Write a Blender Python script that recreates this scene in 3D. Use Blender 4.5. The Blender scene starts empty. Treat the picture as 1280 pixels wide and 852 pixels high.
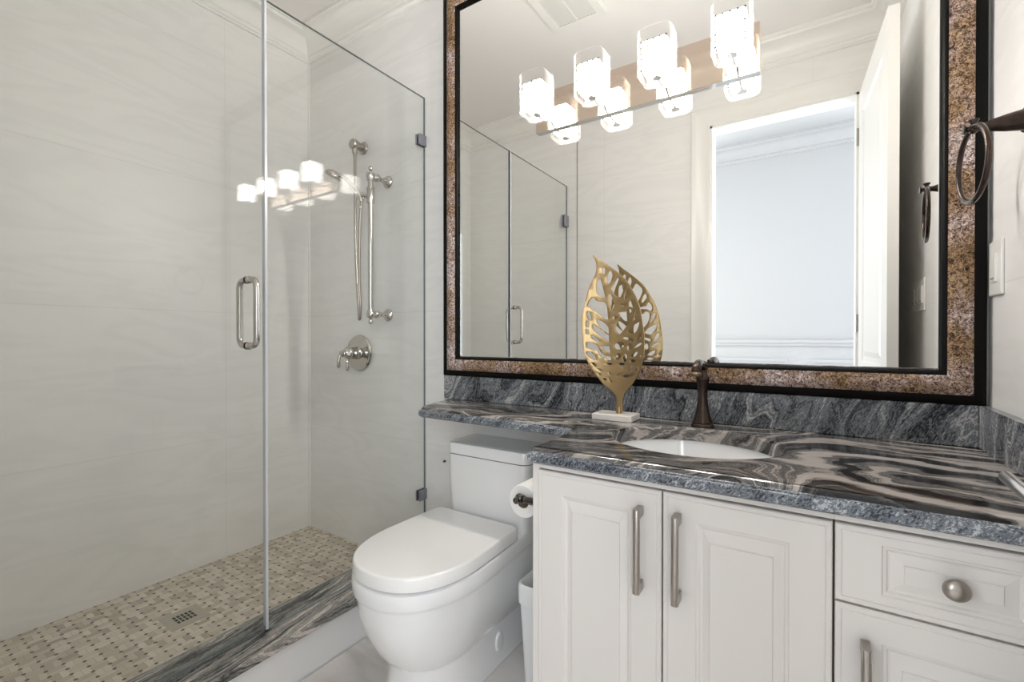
import bpy, bmesh, math, random
from mathutils import Vector, Matrix
random.seed(7)
PI = math.pi
scene = bpy.context.scene
C = scene.collection

# ------------------------------------------------------------------ camera
CAM_H = 1.138
cd = bpy.data.cameras.new('camera'); cam = bpy.data.objects.new('camera', cd); C.objects.link(cam)
cd.sensor_width = 36.0; cd.sensor_fit = 'HORIZONTAL'; cd.lens = 36.0 * 575.37 / 1280.0
cd.clip_start = 0.005; cd.clip_end = 60
cam.location = (0, 0, CAM_H)
cam.rotation_euler = (math.radians(90 - 0.335), 0, math.radians(33.105))
scene.camera = cam

# ------------------------------------------------------------------ view, world, lights
vs = scene.view_settings
scene.display_settings.display_device = 'sRGB'
vs.view_transform = 'Standard'; vs.look = 'None'; vs.gamma = 1.0; vs.use_curve_mapping = False
vs.exposure = 0.97
scene.cycles.use_denoising = True
scene.cycles.max_bounces = 14; scene.cycles.transparent_max_bounces = 24
scene.cycles.diffuse_bounces = 6; scene.cycles.glossy_bounces = 8
scene.cycles.caustics_reflective = False; scene.cycles.caustics_refractive = False
scene.cycles.sample_clamp_indirect = 4.0

w = bpy.data.worlds.new('world'); scene.world = w; w.use_nodes = True
w.node_tree.nodes['Background'].inputs[0].default_value = (0.75, 0.85, 1.0, 1)
w.node_tree.nodes['Background'].inputs[1].default_value = 1.0

def area(name, loc, rot, sx, sy, power, col):
    l = bpy.data.lights.new(name, 'AREA'); l.shape = 'RECTANGLE'; l.size = sx; l.size_y = sy
    l.energy = power; l.color = col
    o = bpy.data.objects.new(name, l); C.objects.link(o); o.location = loc; o.rotation_euler = rot
    return o
HALL_DAY = 3.0
HALL_FILL = 28.0
CRYSTAL = 28.0
BULB = 200.0
# daylight coming from both ends of the hall behind the doorway, plus two unseen fill lights added on its far wall
area('daylight_hall_east', (1.96, -0.72, 1.55), (0, math.radians(90), 0), 1.9, 1.1, HALL_DAY, (0.88, 0.94, 1.0))
area('daylight_hall_west', (-2.46, -0.72, 1.55), (0, math.radians(-90), 0), 1.9, 1.1, HALL_DAY, (0.88, 0.94, 1.0))
area('fill_light_east', (1.10, -1.385, 1.60), (math.radians(90), 0, 0), 1.2, 1.7, HALL_FILL, (0.90, 0.95, 1.0))
area('fill_light_west', (-1.62, -1.385, 1.60), (math.radians(90), 0, 0), 1.2, 1.7, HALL_FILL, (0.90, 0.95, 1.0))

# ------------------------------------------------------------------ room numbers
XL, XR, YB, YF, ZC = -2.402, 0.36, 1.57, 0.062, 2.826
DX0, DX1, DZ = -0.53, 0.205, 2.44          # doorway
XG = -1.507                                 # shower glass
ZSH = 0.066                                 # shower floor
ZCURB = 0.176
ZT, ZTB = 0.872, 0.833                      # counter top / underside

# ------------------------------------------------------------------ materials
def mat(name):
    m = bpy.data.materials.new(name); m.use_nodes = True
    nt = m.node_tree; b = nt.nodes['Principled BSDF']
    return m, nt, b
def N(nt, t, **k):
    n = nt.nodes.new(t)
    for a, v in k.items(): setattr(n, a, v)
    return n
def L(nt, a, b): nt.links.new(a, b)
def plain(name, col, rough=0.5, metal=0.0, coat=0.0, bump=0.0, bscale=40, spec=0.5, vary=0.0):
    m, nt, b = mat(name)
    b.inputs['Base Color'].default_value = (*col, 1); b.inputs['Roughness'].default_value = rough
    b.inputs['Metallic'].default_value = metal; b.inputs['Coat Weight'].default_value = coat
    b.inputs['Specular IOR Level'].default_value = spec
    if bump or vary:
        tc = N(nt, 'ShaderNodeTexCoord'); nz = N(nt, 'ShaderNodeTexNoise')
        nz.inputs['Scale'].default_value = bscale; nz.inputs['Detail'].default_value = 4
        L(nt, tc.outputs['Object'], nz.inputs['Vector'])
        if bump:
            bp = N(nt, 'ShaderNodeBump'); bp.inputs['Strength'].default_value = bump; bp.inputs['Distance'].default_value = 0.002
            L(nt, nz.outputs['Fac'], bp.inputs['Height']); L(nt, bp.outputs[0], b.inputs['Normal'])
        if vary:
            r = ramp(nt, [(0.3, tuple(c * (1 - vary) for c in col)), (0.7, tuple(min(1, c * (1 + vary)) for c in col))])
            L(nt, nz.outputs['Fac'], r.inputs[0]); L(nt, r.outputs[0], b.inputs['Base Color'])
    return m
def ramp(nt, stops, interp='LINEAR'):
    r = N(nt, 'ShaderNodeValToRGB'); e = r.color_ramp.elements; r.color_ramp.interpolation = interp
    while len(e) > 1: e.remove(e[-1])
    e[0].position = stops[0][0]; e[0].color = (*stops[0][1], 1)
    for p, c in stops[1:]:
        x = e.new(p); x.color = (*c, 1)
    return r
def math_(nt, op, a=None, b=None, c=None):
    n = N(nt, 'ShaderNodeMath', operation=op)
    for i, v in enumerate((a, b, c)):
        if v is None: continue
        if isinstance(v, (int, float)): n.inputs[i].default_value = v
        else: L(nt, v, n.inputs[i])
    return n.outputs[0]
def mixc(nt, fac, a, b, blend='MIX'):
    n = N(nt, 'ShaderNodeMix', data_type='RGBA', blend_type=blend)
    for i, v in ((0, fac), (6, a), (7, b)):
        if isinstance(v, (int, float)): n.inputs[i].default_value = v
        elif isinstance(v, tuple): n.inputs[i].default_value = (*v, 1)
        else: L(nt, v, n.inputs[i])
    return n.outputs[2]
def mapping(nt, src, rot=(0, 0, 0), scale=(1, 1, 1), loc=(0, 0, 0)):
    n = N(nt, 'ShaderNodeMapping'); n.inputs['Rotation'].default_value = rot
    n.inputs['Scale'].default_value = scale; n.inputs['Location'].default_value = loc
    L(nt, src, n.inputs['Vector']); return n.outputs[0]
def noise(nt, vec, scale, detail=4, rough=0.55, dist=0.0):
    n = N(nt, 'ShaderNodeTexNoise'); n.inputs['Scale'].default_value = scale; n.inputs['Detail'].default_value = detail
    n.inputs['Roughness'].default_value = rough; n.inputs['Distortion'].default_value = dist
    L(nt, vec, n.inputs['Vector']); return n.outputs['Fac']

def wall_tile(name, axis, col=(0.86, 0.853, 0.838), joints=True, seams=()):
    """large glossy porcelain tile with a faint wavy veining; axis = the world axis that runs along the wall"""
    m, nt, b = mat(name)
    g = N(nt, 'ShaderNodeNewGeometry'); s = N(nt, 'ShaderNodeSeparateXYZ'); L(nt, g.outputs['Position'], s.inputs[0])
    u = s.outputs[0] if axis == 'x' else s.outputs[1]; z = s.outputs[2]
    v = mapping(nt, g.outputs['Position'], scale=(0.9, 0.9, 4.0), rot=(0.12, 0.10, 0))
    a = noise(nt, v, 1.6, 3, 0.5, 0.6)
    wv = math_(nt, 'SINE', math_(nt, 'MULTIPLY', a, 38.0))
    r = ramp(nt, [(0.0, tuple(c * 0.975 for c in col)), (0.55, col), (1.0, tuple(min(1, c * 1.012) for c in col))])
    L(nt, math_(nt, 'MULTIPLY_ADD', wv, 0.5, 0.5), r.inputs[0])
    out = r.outputs[0]
    if joints:
        fz = math_(nt, 'FRACT', math_(nt, 'DIVIDE', math_(nt, 'ADD', z, 0.61 * 4 - 0.03), 0.612))
        jz = math_(nt, 'LESS_THAN', fz, 0.0035)
        fu = math_(nt, 'FRACT', math_(nt, 'DIVIDE', math_(nt, 'ADD', u, 12.0 + (0.20 if axis == 'x' else 0.3)), 1.22))
        ju = math_(nt, 'LESS_THAN', fu, 0.0016)
        j = math_(nt, 'MAXIMUM', jz, ju)
        out = mixc(nt, math_(nt, 'MULTIPLY', j, 0.28), out, (0.45, 0.44, 0.42))
    L(nt, out, b.inputs['Base Color'])
    b.inputs['Roughness'].default_value = 0.38; b.inputs['Specular IOR Level'].default_value = 0.35
    return m

def granite(name, rot, stops, big=14.0, fine=75.0, warp=0.35, wob=0.045, gain=2.0, grain_amt=0.5, fold=False, gstretch=(0.25, 1.3, 1.3), gscale=190.0):
    """banded granite: colour follows one warped coordinate, so bands are the contour lines of a field"""
    m, nt, b = mat(name)
    g = N(nt, 'ShaderNodeNewGeometry'); pos = g.outputs['Position']
    p = mapping(nt, pos, rot=rot)
    s = N(nt, 'ShaderNodeSeparateXYZ'); L(nt, p, s.inputs[0])
    low = noise(nt, mapping(nt, p, scale=(1.3, 3.0, 3.0)), 1.9, 2, 0.4)
    mid = noise(nt, mapping(nt, p, scale=(0.9, 2.4, 2.4)), 9.0, 3, 0.5)
    v = math_(nt, 'ADD', s.outputs[1], math_(nt, 'MULTIPLY', s.outputs[2], 0.6))
    wet = warp
    if fold:       # the big tongue shaped fold on the right of the counter
        q = N(nt, 'ShaderNodeSeparateXYZ'); L(nt, pos, q.inputs[0])
        dy = math_(nt, 'SUBTRACT', q.outputs[1], math_(nt, 'MULTIPLY_ADD', q.outputs[0], -0.25, 1.20))
        dx = math_(nt, 'MULTIPLY', math_(nt, 'MINIMUM', math_(nt, 'SUBTRACT', q.outputs[0], 0.17), 0.0), 0.85)
        d = math_(nt, 'SQRT', math_(nt, 'ADD', math_(nt, 'MULTIPLY', dx, dx), math_(nt, 'MULTIPLY', dy, dy)))
        mr_ = N(nt, 'ShaderNodeMapRange', interpolation_type='SMOOTHSTEP'); L(nt, q.outputs[0], mr_.inputs[0])
        mr_.inputs[1].default_value = -0.14; mr_.inputs[2].default_value = 0.04
        mx = N(nt, 'ShaderNodeMix', data_type='FLOAT'); L(nt, mr_.outputs[0], mx.inputs[0]); L(nt, v, mx.inputs[2]); L(nt, math_(nt, 'MULTIPLY_ADD', d, 0.62, 1.60), mx.inputs[3])
        v = mx.outputs[0]
        wet = math_(nt, 'MULTIPLY_ADD', mr_.outputs[0], -warp * 0.72, warp)
    v = math_(nt, 'MULTIPLY_ADD', math_(nt, 'SUBTRACT', low, 0.5), wet, v)
    v = math_(nt, 'MULTIPLY_ADD', math_(nt, 'SUBTRACT', mid, 0.5), wob, v)
    cmb = N(nt, 'ShaderNodeCombineXYZ'); L(nt, v, cmb.inputs[1])
    L(nt, math_(nt, 'MULTIPLY', s.outputs[0], 0.05), cmb.inputs[0])
    bg = noise(nt, cmb.outputs[0], big, 2, 0.55)
    fn = noise(nt, cmb.outputs[0], fine, 3, 0.65)
    grain = noise(nt, mapping(nt, p, scale=gstretch), gscale, 4, 0.7)
    f = math_(nt, 'ADD', math_(nt, 'MULTIPLY', bg, 0.55), math_(nt, 'MULTIPLY', fn, 0.45))
    f = math_(nt, 'MULTIPLY_ADD', math_(nt, 'SUBTRACT', f, 0.5), gain, 0.5)
    f = math_(nt, 'MULTIPLY_ADD', math_(nt, 'SUBTRACT', grain, 0.5), grain_amt, f)
    if fold:
        ff = noise(nt, cmb.outputs[0], 40.0, 1, 0.4)
        ff = math_(nt, 'MULTIPLY_ADD', math_(nt, 'SUBTRACT', ff, 0.5), 2.7, 0.535)
        ff = math_(nt, 'MULTIPLY_ADD', math_(nt, 'SUBTRACT', fn, 0.5), 0.8, ff)
        ff = math_(nt, 'MULTIPLY_ADD', math_(nt, 'SUBTRACT', grain, 0.5), 0.4, ff)
        mf = N(nt, 'ShaderNodeMix', data_type='FLOAT'); L(nt, mr_.outputs[0], mf.inputs[0]); L(nt, f, mf.inputs[2]); L(nt, ff, mf.inputs[3])
        f = mf.outputs[0]
    r = ramp(nt, stops)
    L(nt, f, r.inputs[0]); L(nt, r.outputs[0], b.inputs['Base Color'])
    b.inputs['Roughness'].default_value = 0.14; b.inputs['Specular IOR Level'].default_value = 0.5
    return m

M = {}
M['tile_x'] = wall_tile('wall_tile_x', 'x'); M['tile_y'] = wall_tile('wall_tile_y', 'y')
M['ceiling'] = plain('ceiling_paint', (0.82, 0.80, 0.78), 0.6, bump=0.05, bscale=120)
M['trim'] = plain('trim_paint', (0.85, 0.84, 0.81), 0.35)
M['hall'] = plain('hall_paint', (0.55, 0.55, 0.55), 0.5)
M['porcelain'] = plain('white_porcelain', (0.86, 0.865, 0.87), 0.08, coat=0.5)
M['seat'] = plain('seat_plastic', (0.88, 0.875, 0.865), 0.16, coat=0.3)
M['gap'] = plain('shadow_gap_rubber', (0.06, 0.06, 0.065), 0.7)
M['cabinet'] = plain('cabinet_paint', (0.80, 0.768, 0.738), 0.35)
M['carcass'] = plain('gap_shade_brown', (0.22, 0.17, 0.14), 0.6)  # brown dark of the shaded gaps between the doors
M['nickel'] = plain('brushed_nickel', (0.42, 0.385, 0.35), 0.30, 1.0)
M['polished'] = plain('polished_nickel', (0.55, 0.525, 0.49), 0.12, 1.0)
M['chrome'] = plain('chrome', (0.80, 0.80, 0.80), 0.05, 1.0)
M['clip'] = plain('grey_clip_metal', (0.34, 0.35, 0.40), 0.3, 0.9)
M['bronze'] = plain('oil_rubbed_bronze', (0.055, 0.038, 0.030), 0.26, 0.75, vary=0.35, bscale=60)
M['darknickel'] = plain('dark_nickel', (0.13, 0.12, 0.115), 0.18, 1.0)
M['black'] = plain('black_lacquer', (0.004, 0.0035, 0.003), 0.5, spec=0.12)
M['paper'] = plain('toilet_paper', (0.88, 0.87, 0.85), 0.9, bump=0.3, bscale=200)
M['bin'] = plain('white_plastic', (0.80, 0.82, 0.84), 0.35)
M['bag'] = plain('bin_bag', (0.82, 0.84, 0.85), 0.3, bump=0.6, bscale=30)
M['marble'] = plain('white_marble_base', (0.80, 0.76, 0.72), 0.3, vary=0.08, bscale=14)
M['plastic'] = plain('switch_plastic', (0.86, 0.85, 0.82), 0.3)
M['plastic_dark'] = plain('switch_slot', (0.30, 0.29, 0.28), 0.5)
M['drain'] = plain('drain_slot', (0.02, 0.02, 0.02), 0.6)
M['gold'] = plain('brushed_gold', (0.40, 0.285, 0.145), 0.33, 1.0, bump=0.25, bscale=45)
M['curb_tile'] = plain('curb_tile', (0.80, 0.80, 0.80), 0.15, vary=0.03, bscale=3)
M['seal'] = plain('clear_seal', (0.62, 0.64, 0.68), 0.2)
M['vent'] = plain('vent_plastic', (0.80, 0.79, 0.76), 0.45)
M['vent_in'] = plain('vent_inside', (0.46, 0.44, 0.41), 0.6)

def mirror_glass():
    m, nt, b = mat('mirror_silver')
    b.inputs['Base Color'].default_value = (0.93, 0.935, 0.92, 1); b.inputs['Metallic'].default_value = 1.0
    b.inputs['Roughness'].default_value = 0.0
    return m
M['mirror'] = mirror_glass()

def thin_glass(name, tint, ior=1.45, edge=None, edge_amt=0.0):
    m = bpy.data.materials.new(name); m.use_nodes = True; nt = m.node_tree; nt.nodes.clear()
    o = N(nt, 'ShaderNodeOutputMaterial'); t = N(nt, 'ShaderNodeBsdfTransparent'); t.inputs[0].default_value = (*tint, 1)
    gl = N(nt, 'ShaderNodeBsdfGlossy'); gl.inputs['Roughness'].default_value = 0.0; gl.inputs[0].default_value = (1, 1, 1, 1)
    fr = N(nt, 'ShaderNodeFresnel'); bf = N(nt, 'ShaderNodeNewGeometry')
    L(nt, math_(nt, 'MULTIPLY_ADD', bf.outputs['Backfacing'], 1.0 / ior - ior, ior), fr.inputs[0])   # same reflectance from both sides of each face
    mx = N(nt, 'ShaderNodeMixShader'); L(nt, fr.outputs[0], mx.inputs[0]); L(nt, t.outputs[0], mx.inputs[1]); L(nt, gl.outputs[0], mx.inputs[2])
    last = mx.outputs[0]
    if edge:
        lw = N(nt, 'ShaderNodeLayerWeight'); lw.inputs[0].default_value = 0.5
        tr = N(nt, 'ShaderNodeBsdfTranslucent'); tr.inputs[0].default_value = (*edge, 1)
        m2 = N(nt, 'ShaderNodeMixShader'); L(nt, math_(nt, 'MULTIPLY', math_(nt, 'POWER', lw.outputs['Facing'], 7.0), edge_amt), m2.inputs[0])
        L(nt, last, m2.inputs[1]); L(nt, tr.outputs[0], m2.inputs[2]); last = m2.outputs[0]
    L(nt, last, o.inputs[0]); return m
M['glass'] = thin_glass('shower_glass', (0.958, 0.966, 0.962), 1.33)
M['clear_seal'] = thin_glass('clear_sweep', (0.80, 0.82, 0.83), 1.4, (0.9, 0.9, 0.9), 0.3)
M['glass_edge'] = plain('glass_cut_edge', (0.16, 0.20, 0.20), 0.1)
M['shade'] = thin_glass('shade_glass', (0.99, 0.99, 0.99), 1.35, (1.0, 0.95, 0.88), 0.16)
M['shade_rim'] = thin_glass('shade_glass_rim', (0.97, 0.97, 0.97), 1.45, (1.0, 0.95, 0.88), 0.5)
M['pin'] = plain('crystal_pin', (0.0015, 0.001, 0.0007), 1.0, spec=0.0)

def crystal():
    m = bpy.data.materials.new('lit_crystal'); m.use_nodes = True; nt = m.node_tree; nt.nodes.clear()
    o = N(nt, 'ShaderNodeOutputMaterial'); e = N(nt, 'ShaderNodeEmission')
    tc = N(nt, 'ShaderNodeTexCoord')
    nz = noise(nt, tc.outputs['Object'], 95.0, 2, 0.5)
    r = ramp(nt, [(0.40, (0.03, 0.026, 0.022)), (0.48, (0.45, 0.41, 0.37)), (0.60, (1.0, 0.965, 0.925))])
    L(nt, nz, r.inputs[0]); L(nt, r.outputs[0], e.inputs[0]); e.inputs[1].default_value = CRYSTAL
    tr = N(nt, 'ShaderNodeBsdfTransparent'); mx = N(nt, 'ShaderNodeMixShader'); mx.inputs[0].default_value = 0.55
    L(nt, tr.outputs[0], mx.inputs[1]); L(nt, e.outputs[0], mx.inputs[2])
    L(nt, mx.outputs[0], o.inputs[0]); return m
M['crystal'] = crystal()
M['bulb'] = bpy.data.materials.new('lit_bulb'); M['bulb'].use_nodes = True
_nt = M['bulb'].node_tree; _nt.nodes.clear(); _e = N(_nt, 'ShaderNodeEmission'); _e.inputs[0].default_value = (1.0, 0.945, 0.885, 1); _e.inputs[1].default_value = BULB
L(_nt, _e.outputs[0], N(_nt, 'ShaderNodeOutputMaterial').inputs[0])

def frame_mat():
    m, nt, b = mat('mottled_bronze_leaf')
    g = N(nt, 'ShaderNodeNewGeometry'); p = g.outputs['Position']
    a = noise(nt, p, 125.0, 6, 0.78, 1.2); big = noise(nt, p, 6.5, 4, 0.6)
    base = ramp(nt, [(0.36, (0.24, 0.155, 0.085)), (0.46, (0.34, 0.235, 0.145)), (0.54, (0.42, 0.32, 0.28)), (0.62, (0.60, 0.53, 0.53))])
    L(nt, big, base.inputs[0])
    sp = ramp(nt, [(0.38, (0.03, 0.018, 0.012)), (0.46, (0.42, 0.36, 0.32)), (0.53, (1.1, 1.05, 1.0)), (0.62, (2.0, 1.95, 1.9))])
    L(nt, a, sp.inputs[0])
    L(nt, mixc(nt, 1.0, base.outputs[0], sp.outputs[0], 'MULTIPLY'), b.inputs['Base Color'])
    b.inputs['Metallic'].default_value = 0.3; b.inputs['Roughness'].default_value = 0.45; b.inputs['Specular IOR Level'].default_value = 0.3
    bp = N(nt, 'ShaderNodeBump'); bp.inputs['Strength'].default_value = 0.35; bp.inputs['Distance'].default_value = 0.002
    L(nt, a, bp.inputs['Height']); L(nt, bp.outputs[0], b.inputs['Normal'])
    return m
M['frame'] = frame_mat()

def basketweave():
    m, nt, b = mat('basketweave_stone_mosaic')
    A = 0.042
    g = N(nt, 'ShaderNodeNewGeometry'); s = N(nt, 'ShaderNodeSeparateXYZ'); L(nt, g.outputs['Position'], s.inputs[0])
    x = math_(nt, 'DIVIDE', math_(nt, 'ADD', s.outputs[0], 10.0), A); y = math_(nt, 'DIVIDE', math_(nt, 'ADD', s.outputs[1], 10.0), A)
    ix = math_(nt, 'FLOOR', x); iy = math_(nt, 'FLOOR', y)
    fx = math_(nt, 'SUBTRACT', x, ix); fy = math_(nt, 'SUBTRACT', y, iy)
    par = math_(nt, 'MODULO', math_(nt, 'ADD', ix, iy), 2.0)
    par = math_(nt, 'GREATER_THAN', par, 0.5)
    # across-brick coordinate in this cell
    ac = N(nt, 'ShaderNodeMix', data_type='FLOAT'); L(nt, par, ac.inputs[0]); L(nt, fy, ac.inputs[2]); L(nt, fx, ac.inputs[3]); ac = ac.outputs[0]
    half = math_(nt, 'GREATER_THAN', ac, 0.5)
    idv = N(nt, 'ShaderNodeCombineXYZ'); L(nt, ix, idv.inputs[0]); L(nt, iy, idv.inputs[1]); L(nt, math_(nt, 'ADD', half, math_(nt, 'MULTIPLY', par, 3)), idv.inputs[2])
    wn = N(nt, 'ShaderNodeTexWhiteNoise', noise_dimensions='3D'); L(nt, idv.outputs[0], wn.inputs['Vector'])
    rc = ramp(nt, [(0.0, (0.34, 0.285, 0.225)), (0.15, (0.47, 0.41, 0.325)), (0.5, (0.63, 0.56, 0.46)), (1.0, (0.75, 0.69, 0.58))])
    L(nt, wn.outputs['Value'], rc.inputs[0])
    st = noise(nt, g.outputs['Position'], 60.0, 3, 0.6)
    col = mixc(nt, 0.25, rc.outputs[0], mixc(nt, st, (0.40, 0.34, 0.26), (0.74, 0.68, 0.57)), 'MIX')
    dist = lambda f: math_(nt, 'SUBTRACT', 0.5, math_(nt, 'ABSOLUTE', math_(nt, 'SUBTRACT', f, 0.5)))
    e = math_(nt, 'MINIMUM', math_(nt, 'ABSOLUTE', math_(nt, 'SUBTRACT', ac, 0.5)), math_(nt, 'MINIMUM', dist(fx), dist(fy)))
    gr = math_(nt, 'LESS_THAN', e, 0.018)
    col = mixc(nt, math_(nt, 'MULTIPLY', gr, 0.55), col, (0.30, 0.27, 0.22))
    dm = math_(nt, 'MAXIMUM', dist(fx), dist(fy))
    dot = math_(nt, 'LESS_THAN', dm, 0.115)
    col = mixc(nt, dot, col, (0.075, 0.055, 0.040))
    L(nt, col, b.inputs['Base Color']); b.inputs['Roughness'].default_value = 0.35
    return m
M['mosaic'] = basketweave()

def floor_tile():
    m, nt, b = mat('floor_porcelain')
    g = N(nt, 'ShaderNodeNewGeometry'); s = N(nt, 'ShaderNodeSeparateXYZ'); L(nt, g.outputs['Position'], s.inputs[0])
    a = noise(nt, mapping(nt, g.outputs['Position'], rot=(0, 0, 0.5), scale=(1, 3.5, 1)), 2.2, 4, 0.55, 0.8)
    r = ramp(nt, [(0.30, (0.60, 0.565, 0.54)), (0.5, (0.73, 0.69, 0.66)), (0.7, (0.80, 0.765, 0.735))]); L(nt, a, r.inputs[0])
    fx = math_(nt, 'FRACT', math_(nt, 'DIVIDE', math_(nt, 'ADD', s.outputs[0], 10.16), 0.61)); fy = math_(nt, 'FRACT', math_(nt, 'DIVIDE', math_(nt, 'ADD', s.outputs[1], 10.1), 0.305))
    j = math_(nt, 'MAXIMUM', math_(nt, 'LESS_THAN', fx, 0.004), math_(nt, 'LESS_THAN', fy, 0.008))
    L(nt, mixc(nt, math_(nt, 'MULTIPLY', j, 0.35), r.outputs[0], (0.45, 0.43, 0.41)), b.inputs['Base Color'])
    b.inputs['Roughness'].default_value = 0.22
    return m
M['floor'] = floor_tile()
WARM = [(0.12, (0.010, 0.009, 0.009)), (0.35, (0.022, 0.021, 0.020)), (0.41, (0.085, 0.080, 0.076)), (0.53, (0.17, 0.164, 0.158)), (0.59, (0.085, 0.082, 0.08)), (0.65, (0.26, 0.245, 0.232)), (0.72, (0.42, 0.37, 0.335)), (0.95, (0.46, 0.425, 0.40))]
COOL = [(0.08, (0.006, 0.007, 0.010)), (0.26, (0.030, 0.034, 0.042)), (0.40, (0.115, 0.128, 0.145)), (0.54, (0.23, 0.243, 0.26)), (0.62, (0.125, 0.134, 0.148)), (0.74, (0.46, 0.47, 0.48)), (1.0, (0.62, 0.60, 0.58))]
CURB = [(0.10, (0.010, 0.010, 0.010)), (0.30, (0.05, 0.05, 0.048)), (0.42, (0.20, 0.20, 0.19)), (0.54, (0.36, 0.345, 0.32)), (0.60, (0.15, 0.145, 0.14)), (0.70, (0.55, 0.49, 0.44)), (0.95, (0.66, 0.62, 0.58))]
M['granite_top'] = granite('granite_polished_top', (0, 0, math.radians(-14)), WARM, 24.0, 120.0, 0.42, 0.04, 3.0, 0.55, fold=True)
M['granite_splash'] = granite('granite_backsplash', (0, math.radians(63), 0), COOL, 26.0, 170.0, 0.26, 0.07, 2.7, 1.5, False, (0.45, 1.3, 1.3), 230.0)
EDGE = [(p_, (c_[0] * 0.95, c_[1] * 1.0, c_[2] * 1.06)) for p_, c_ in COOL]  # same stone, hall daylight's blue on its upright faces mixed into the colour
M['granite_edge_daylit'] = granite('granite_edge_daylit', (0, math.radians(50), 0), EDGE, 34.0, 170.0, 0.20, 0.06, 1.8, 1.9, False, (0.6, 1.2, 1.2), 260.0)
M['granite_curb'] = granite('granite_curb', (0, 0, math.radians(82)), CURB, 30.0, 150.0, 0.10, 0.03, 2.6, 0.7)

# ------------------------------------------------------------------ mesh helpers
def bm_box(bm, x0, x1, y0, y1, z0, z1, mi=0):
    vsx = [bm.verts.new((x, y, z)) for z in (z0, z1) for y in (y0, y1) for x in (x0, x1)]
    fs = [(0, 2, 3, 1), (4, 5, 7, 6), (0, 1, 5, 4), (2, 6, 7, 3), (0, 4, 6, 2), (1, 3, 7, 5)]
    out = []
    for f in fs:
        fa = bm.faces.new([vsx[i] for i in f]); fa.material_index = mi; out.append(fa)
    return out
def box(x0, x1, y0, y1, z0, z1, bev=0.0, seg=2):
    bm = bmesh.new(); bm_box(bm, x0, x1, y0, y1, z0, z1)
    if bev: bmesh.ops.bevel(bm, geom=bm.edges[:], offset=bev, segments=seg, affect='EDGES', profile=0.5)
    return bm
def lathe(bm, prof, axis_o, axis_d, n=32, cap=True):
    """prof = [(r, h)], along axis_d from axis_o"""
    d = Vector(axis_d).normalized(); a = d.orthogonal().normalized(); b = d.cross(a); o = Vector(axis_o)
    rings = []
    for r, h in prof:
        r = max(r, 1e-5)
        rings.append([bm.verts.new(o + d * h + (a * math.cos(2 * PI * k / n) + b * math.sin(2 * PI * k / n)) * r) for k in range(n)])
    for i in range(len(rings) - 1):
        for k in range(n):
            bm.faces.new((rings[i][k], rings[i][(k + 1) % n], rings[i + 1][(k + 1) % n], rings[i + 1][k]))
    if cap:
        bm.faces.new(list(reversed(rings[0]))); bm.faces.new(rings[-1])
    return bm
def tube(bm, pts, rad, n=14, closed=False):
    pts = [Vector(p) for p in pts]; m = len(pts)
    rr = rad if isinstance(rad, (list, tuple)) else [rad] * m
    rings = []; prev = None
    for i in range(m):
        if closed: t = (pts[(i + 1) % m] - pts[i - 1]).normalized()
        else: t = (pts[min(i + 1, m - 1)] - pts[max(i - 1, 0)]).normalized()
        if prev is None: a = t.orthogonal().normalized()
        else:
            a = prev - t * prev.dot(t); a = a.normalized()
        prev = a; b = t.cross(a)
        rings.append([bm.verts.new(pts[i] + (a * math.cos(2 * PI * k / n) + b * math.sin(2 * PI * k / n)) * rr[i]) for k in range(n)])
    for i in range(m if closed else m - 1):
        r0, r1 = rings[i], rings[(i + 1) % m]
        off = 0
        if closed and i == m - 1:
            off = min(range(n), key=lambda q: (r1[q].co - r0[0].co).length)
        for k in range(n):
            bm.faces.new((r0[k], r0[(k + 1) % n], r1[(k + 1 + off) % n], r1[(k + off) % n]))
    if not closed:
        bm.faces.new(list(reversed(rings[0]))); bm.faces.new(rings[-1])
    return bm
def loft(bm, loops, cap0=True, cap1=True):
    rings = [[bm.verts.new(p) for p in lp] for lp in loops]; n = len(rings[0])
    for i in range(len(rings) - 1):
        for k in range(n):
            bm.faces.new((rings[i][k], rings[i][(k + 1) % n], rings[i + 1][(k + 1) % n], rings[i + 1][k]))
    if cap0: bm.faces.new(list(reversed(rings[0])))
    if cap1: bm.faces.new(rings[-1])
    return bm
def catmull(pts, sub=4, closed=True):
    n = len(pts); out = []
    rng = range(n) if closed else range(n - 1)
    for i in rng:
        p0, p1, p2, p3 = (pts[(i - 1) % n], pts[i], pts[(i + 1) % n], pts[(i + 2) % n]) if closed else (pts[max(i - 1, 0)], pts[i], pts[i + 1], pts[min(i + 2, n - 1)])
        for s in range(sub):
            t = s / sub
            out.append(tuple(0.5 * ((2 * p1[k]) + (-p0[k] + p2[k]) * t + (2 * p0[k] - 5 * p1[k] + 4 * p2[k] - p3[k]) * t * t + (-p0[k] + 3 * p1[k] - 3 * p2[k] + p3[k]) * t ** 3) for k in range(len(p1))))
    if not closed: out.append(tuple(pts[-1]))
    return out
def obj(name, bm, m, parent=None, smooth=False, loc=None, recalc=True):
    if recalc: bmesh.ops.recalc_face_normals(bm, faces=bm.faces)
    me = bpy.data.meshes.new(name)
    p = Vector((0, 0, 0))
    o = bpy.data.objects.new(name, me); C.objects.link(o)
    if parent is not None:
        q = parent; 
        while q is not None: p = p + q.location; q = q.parent
        o.parent = parent
    elif loc is not None:
        p = Vector(loc); o.location = loc
    bmesh.ops.translate(bm, verts=bm.verts, vec=-p)
    bm.to_mesh(me); bm.free()
    for x in (m if isinstance(m, (list, tuple)) else [m]): me.materials.append(x)
    if smooth:
        for f in me.polygons: f.use_smooth = True
        if smooth != True:
            me.set_sharp_from_angle(angle=math.radians(smooth))
    return o
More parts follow.
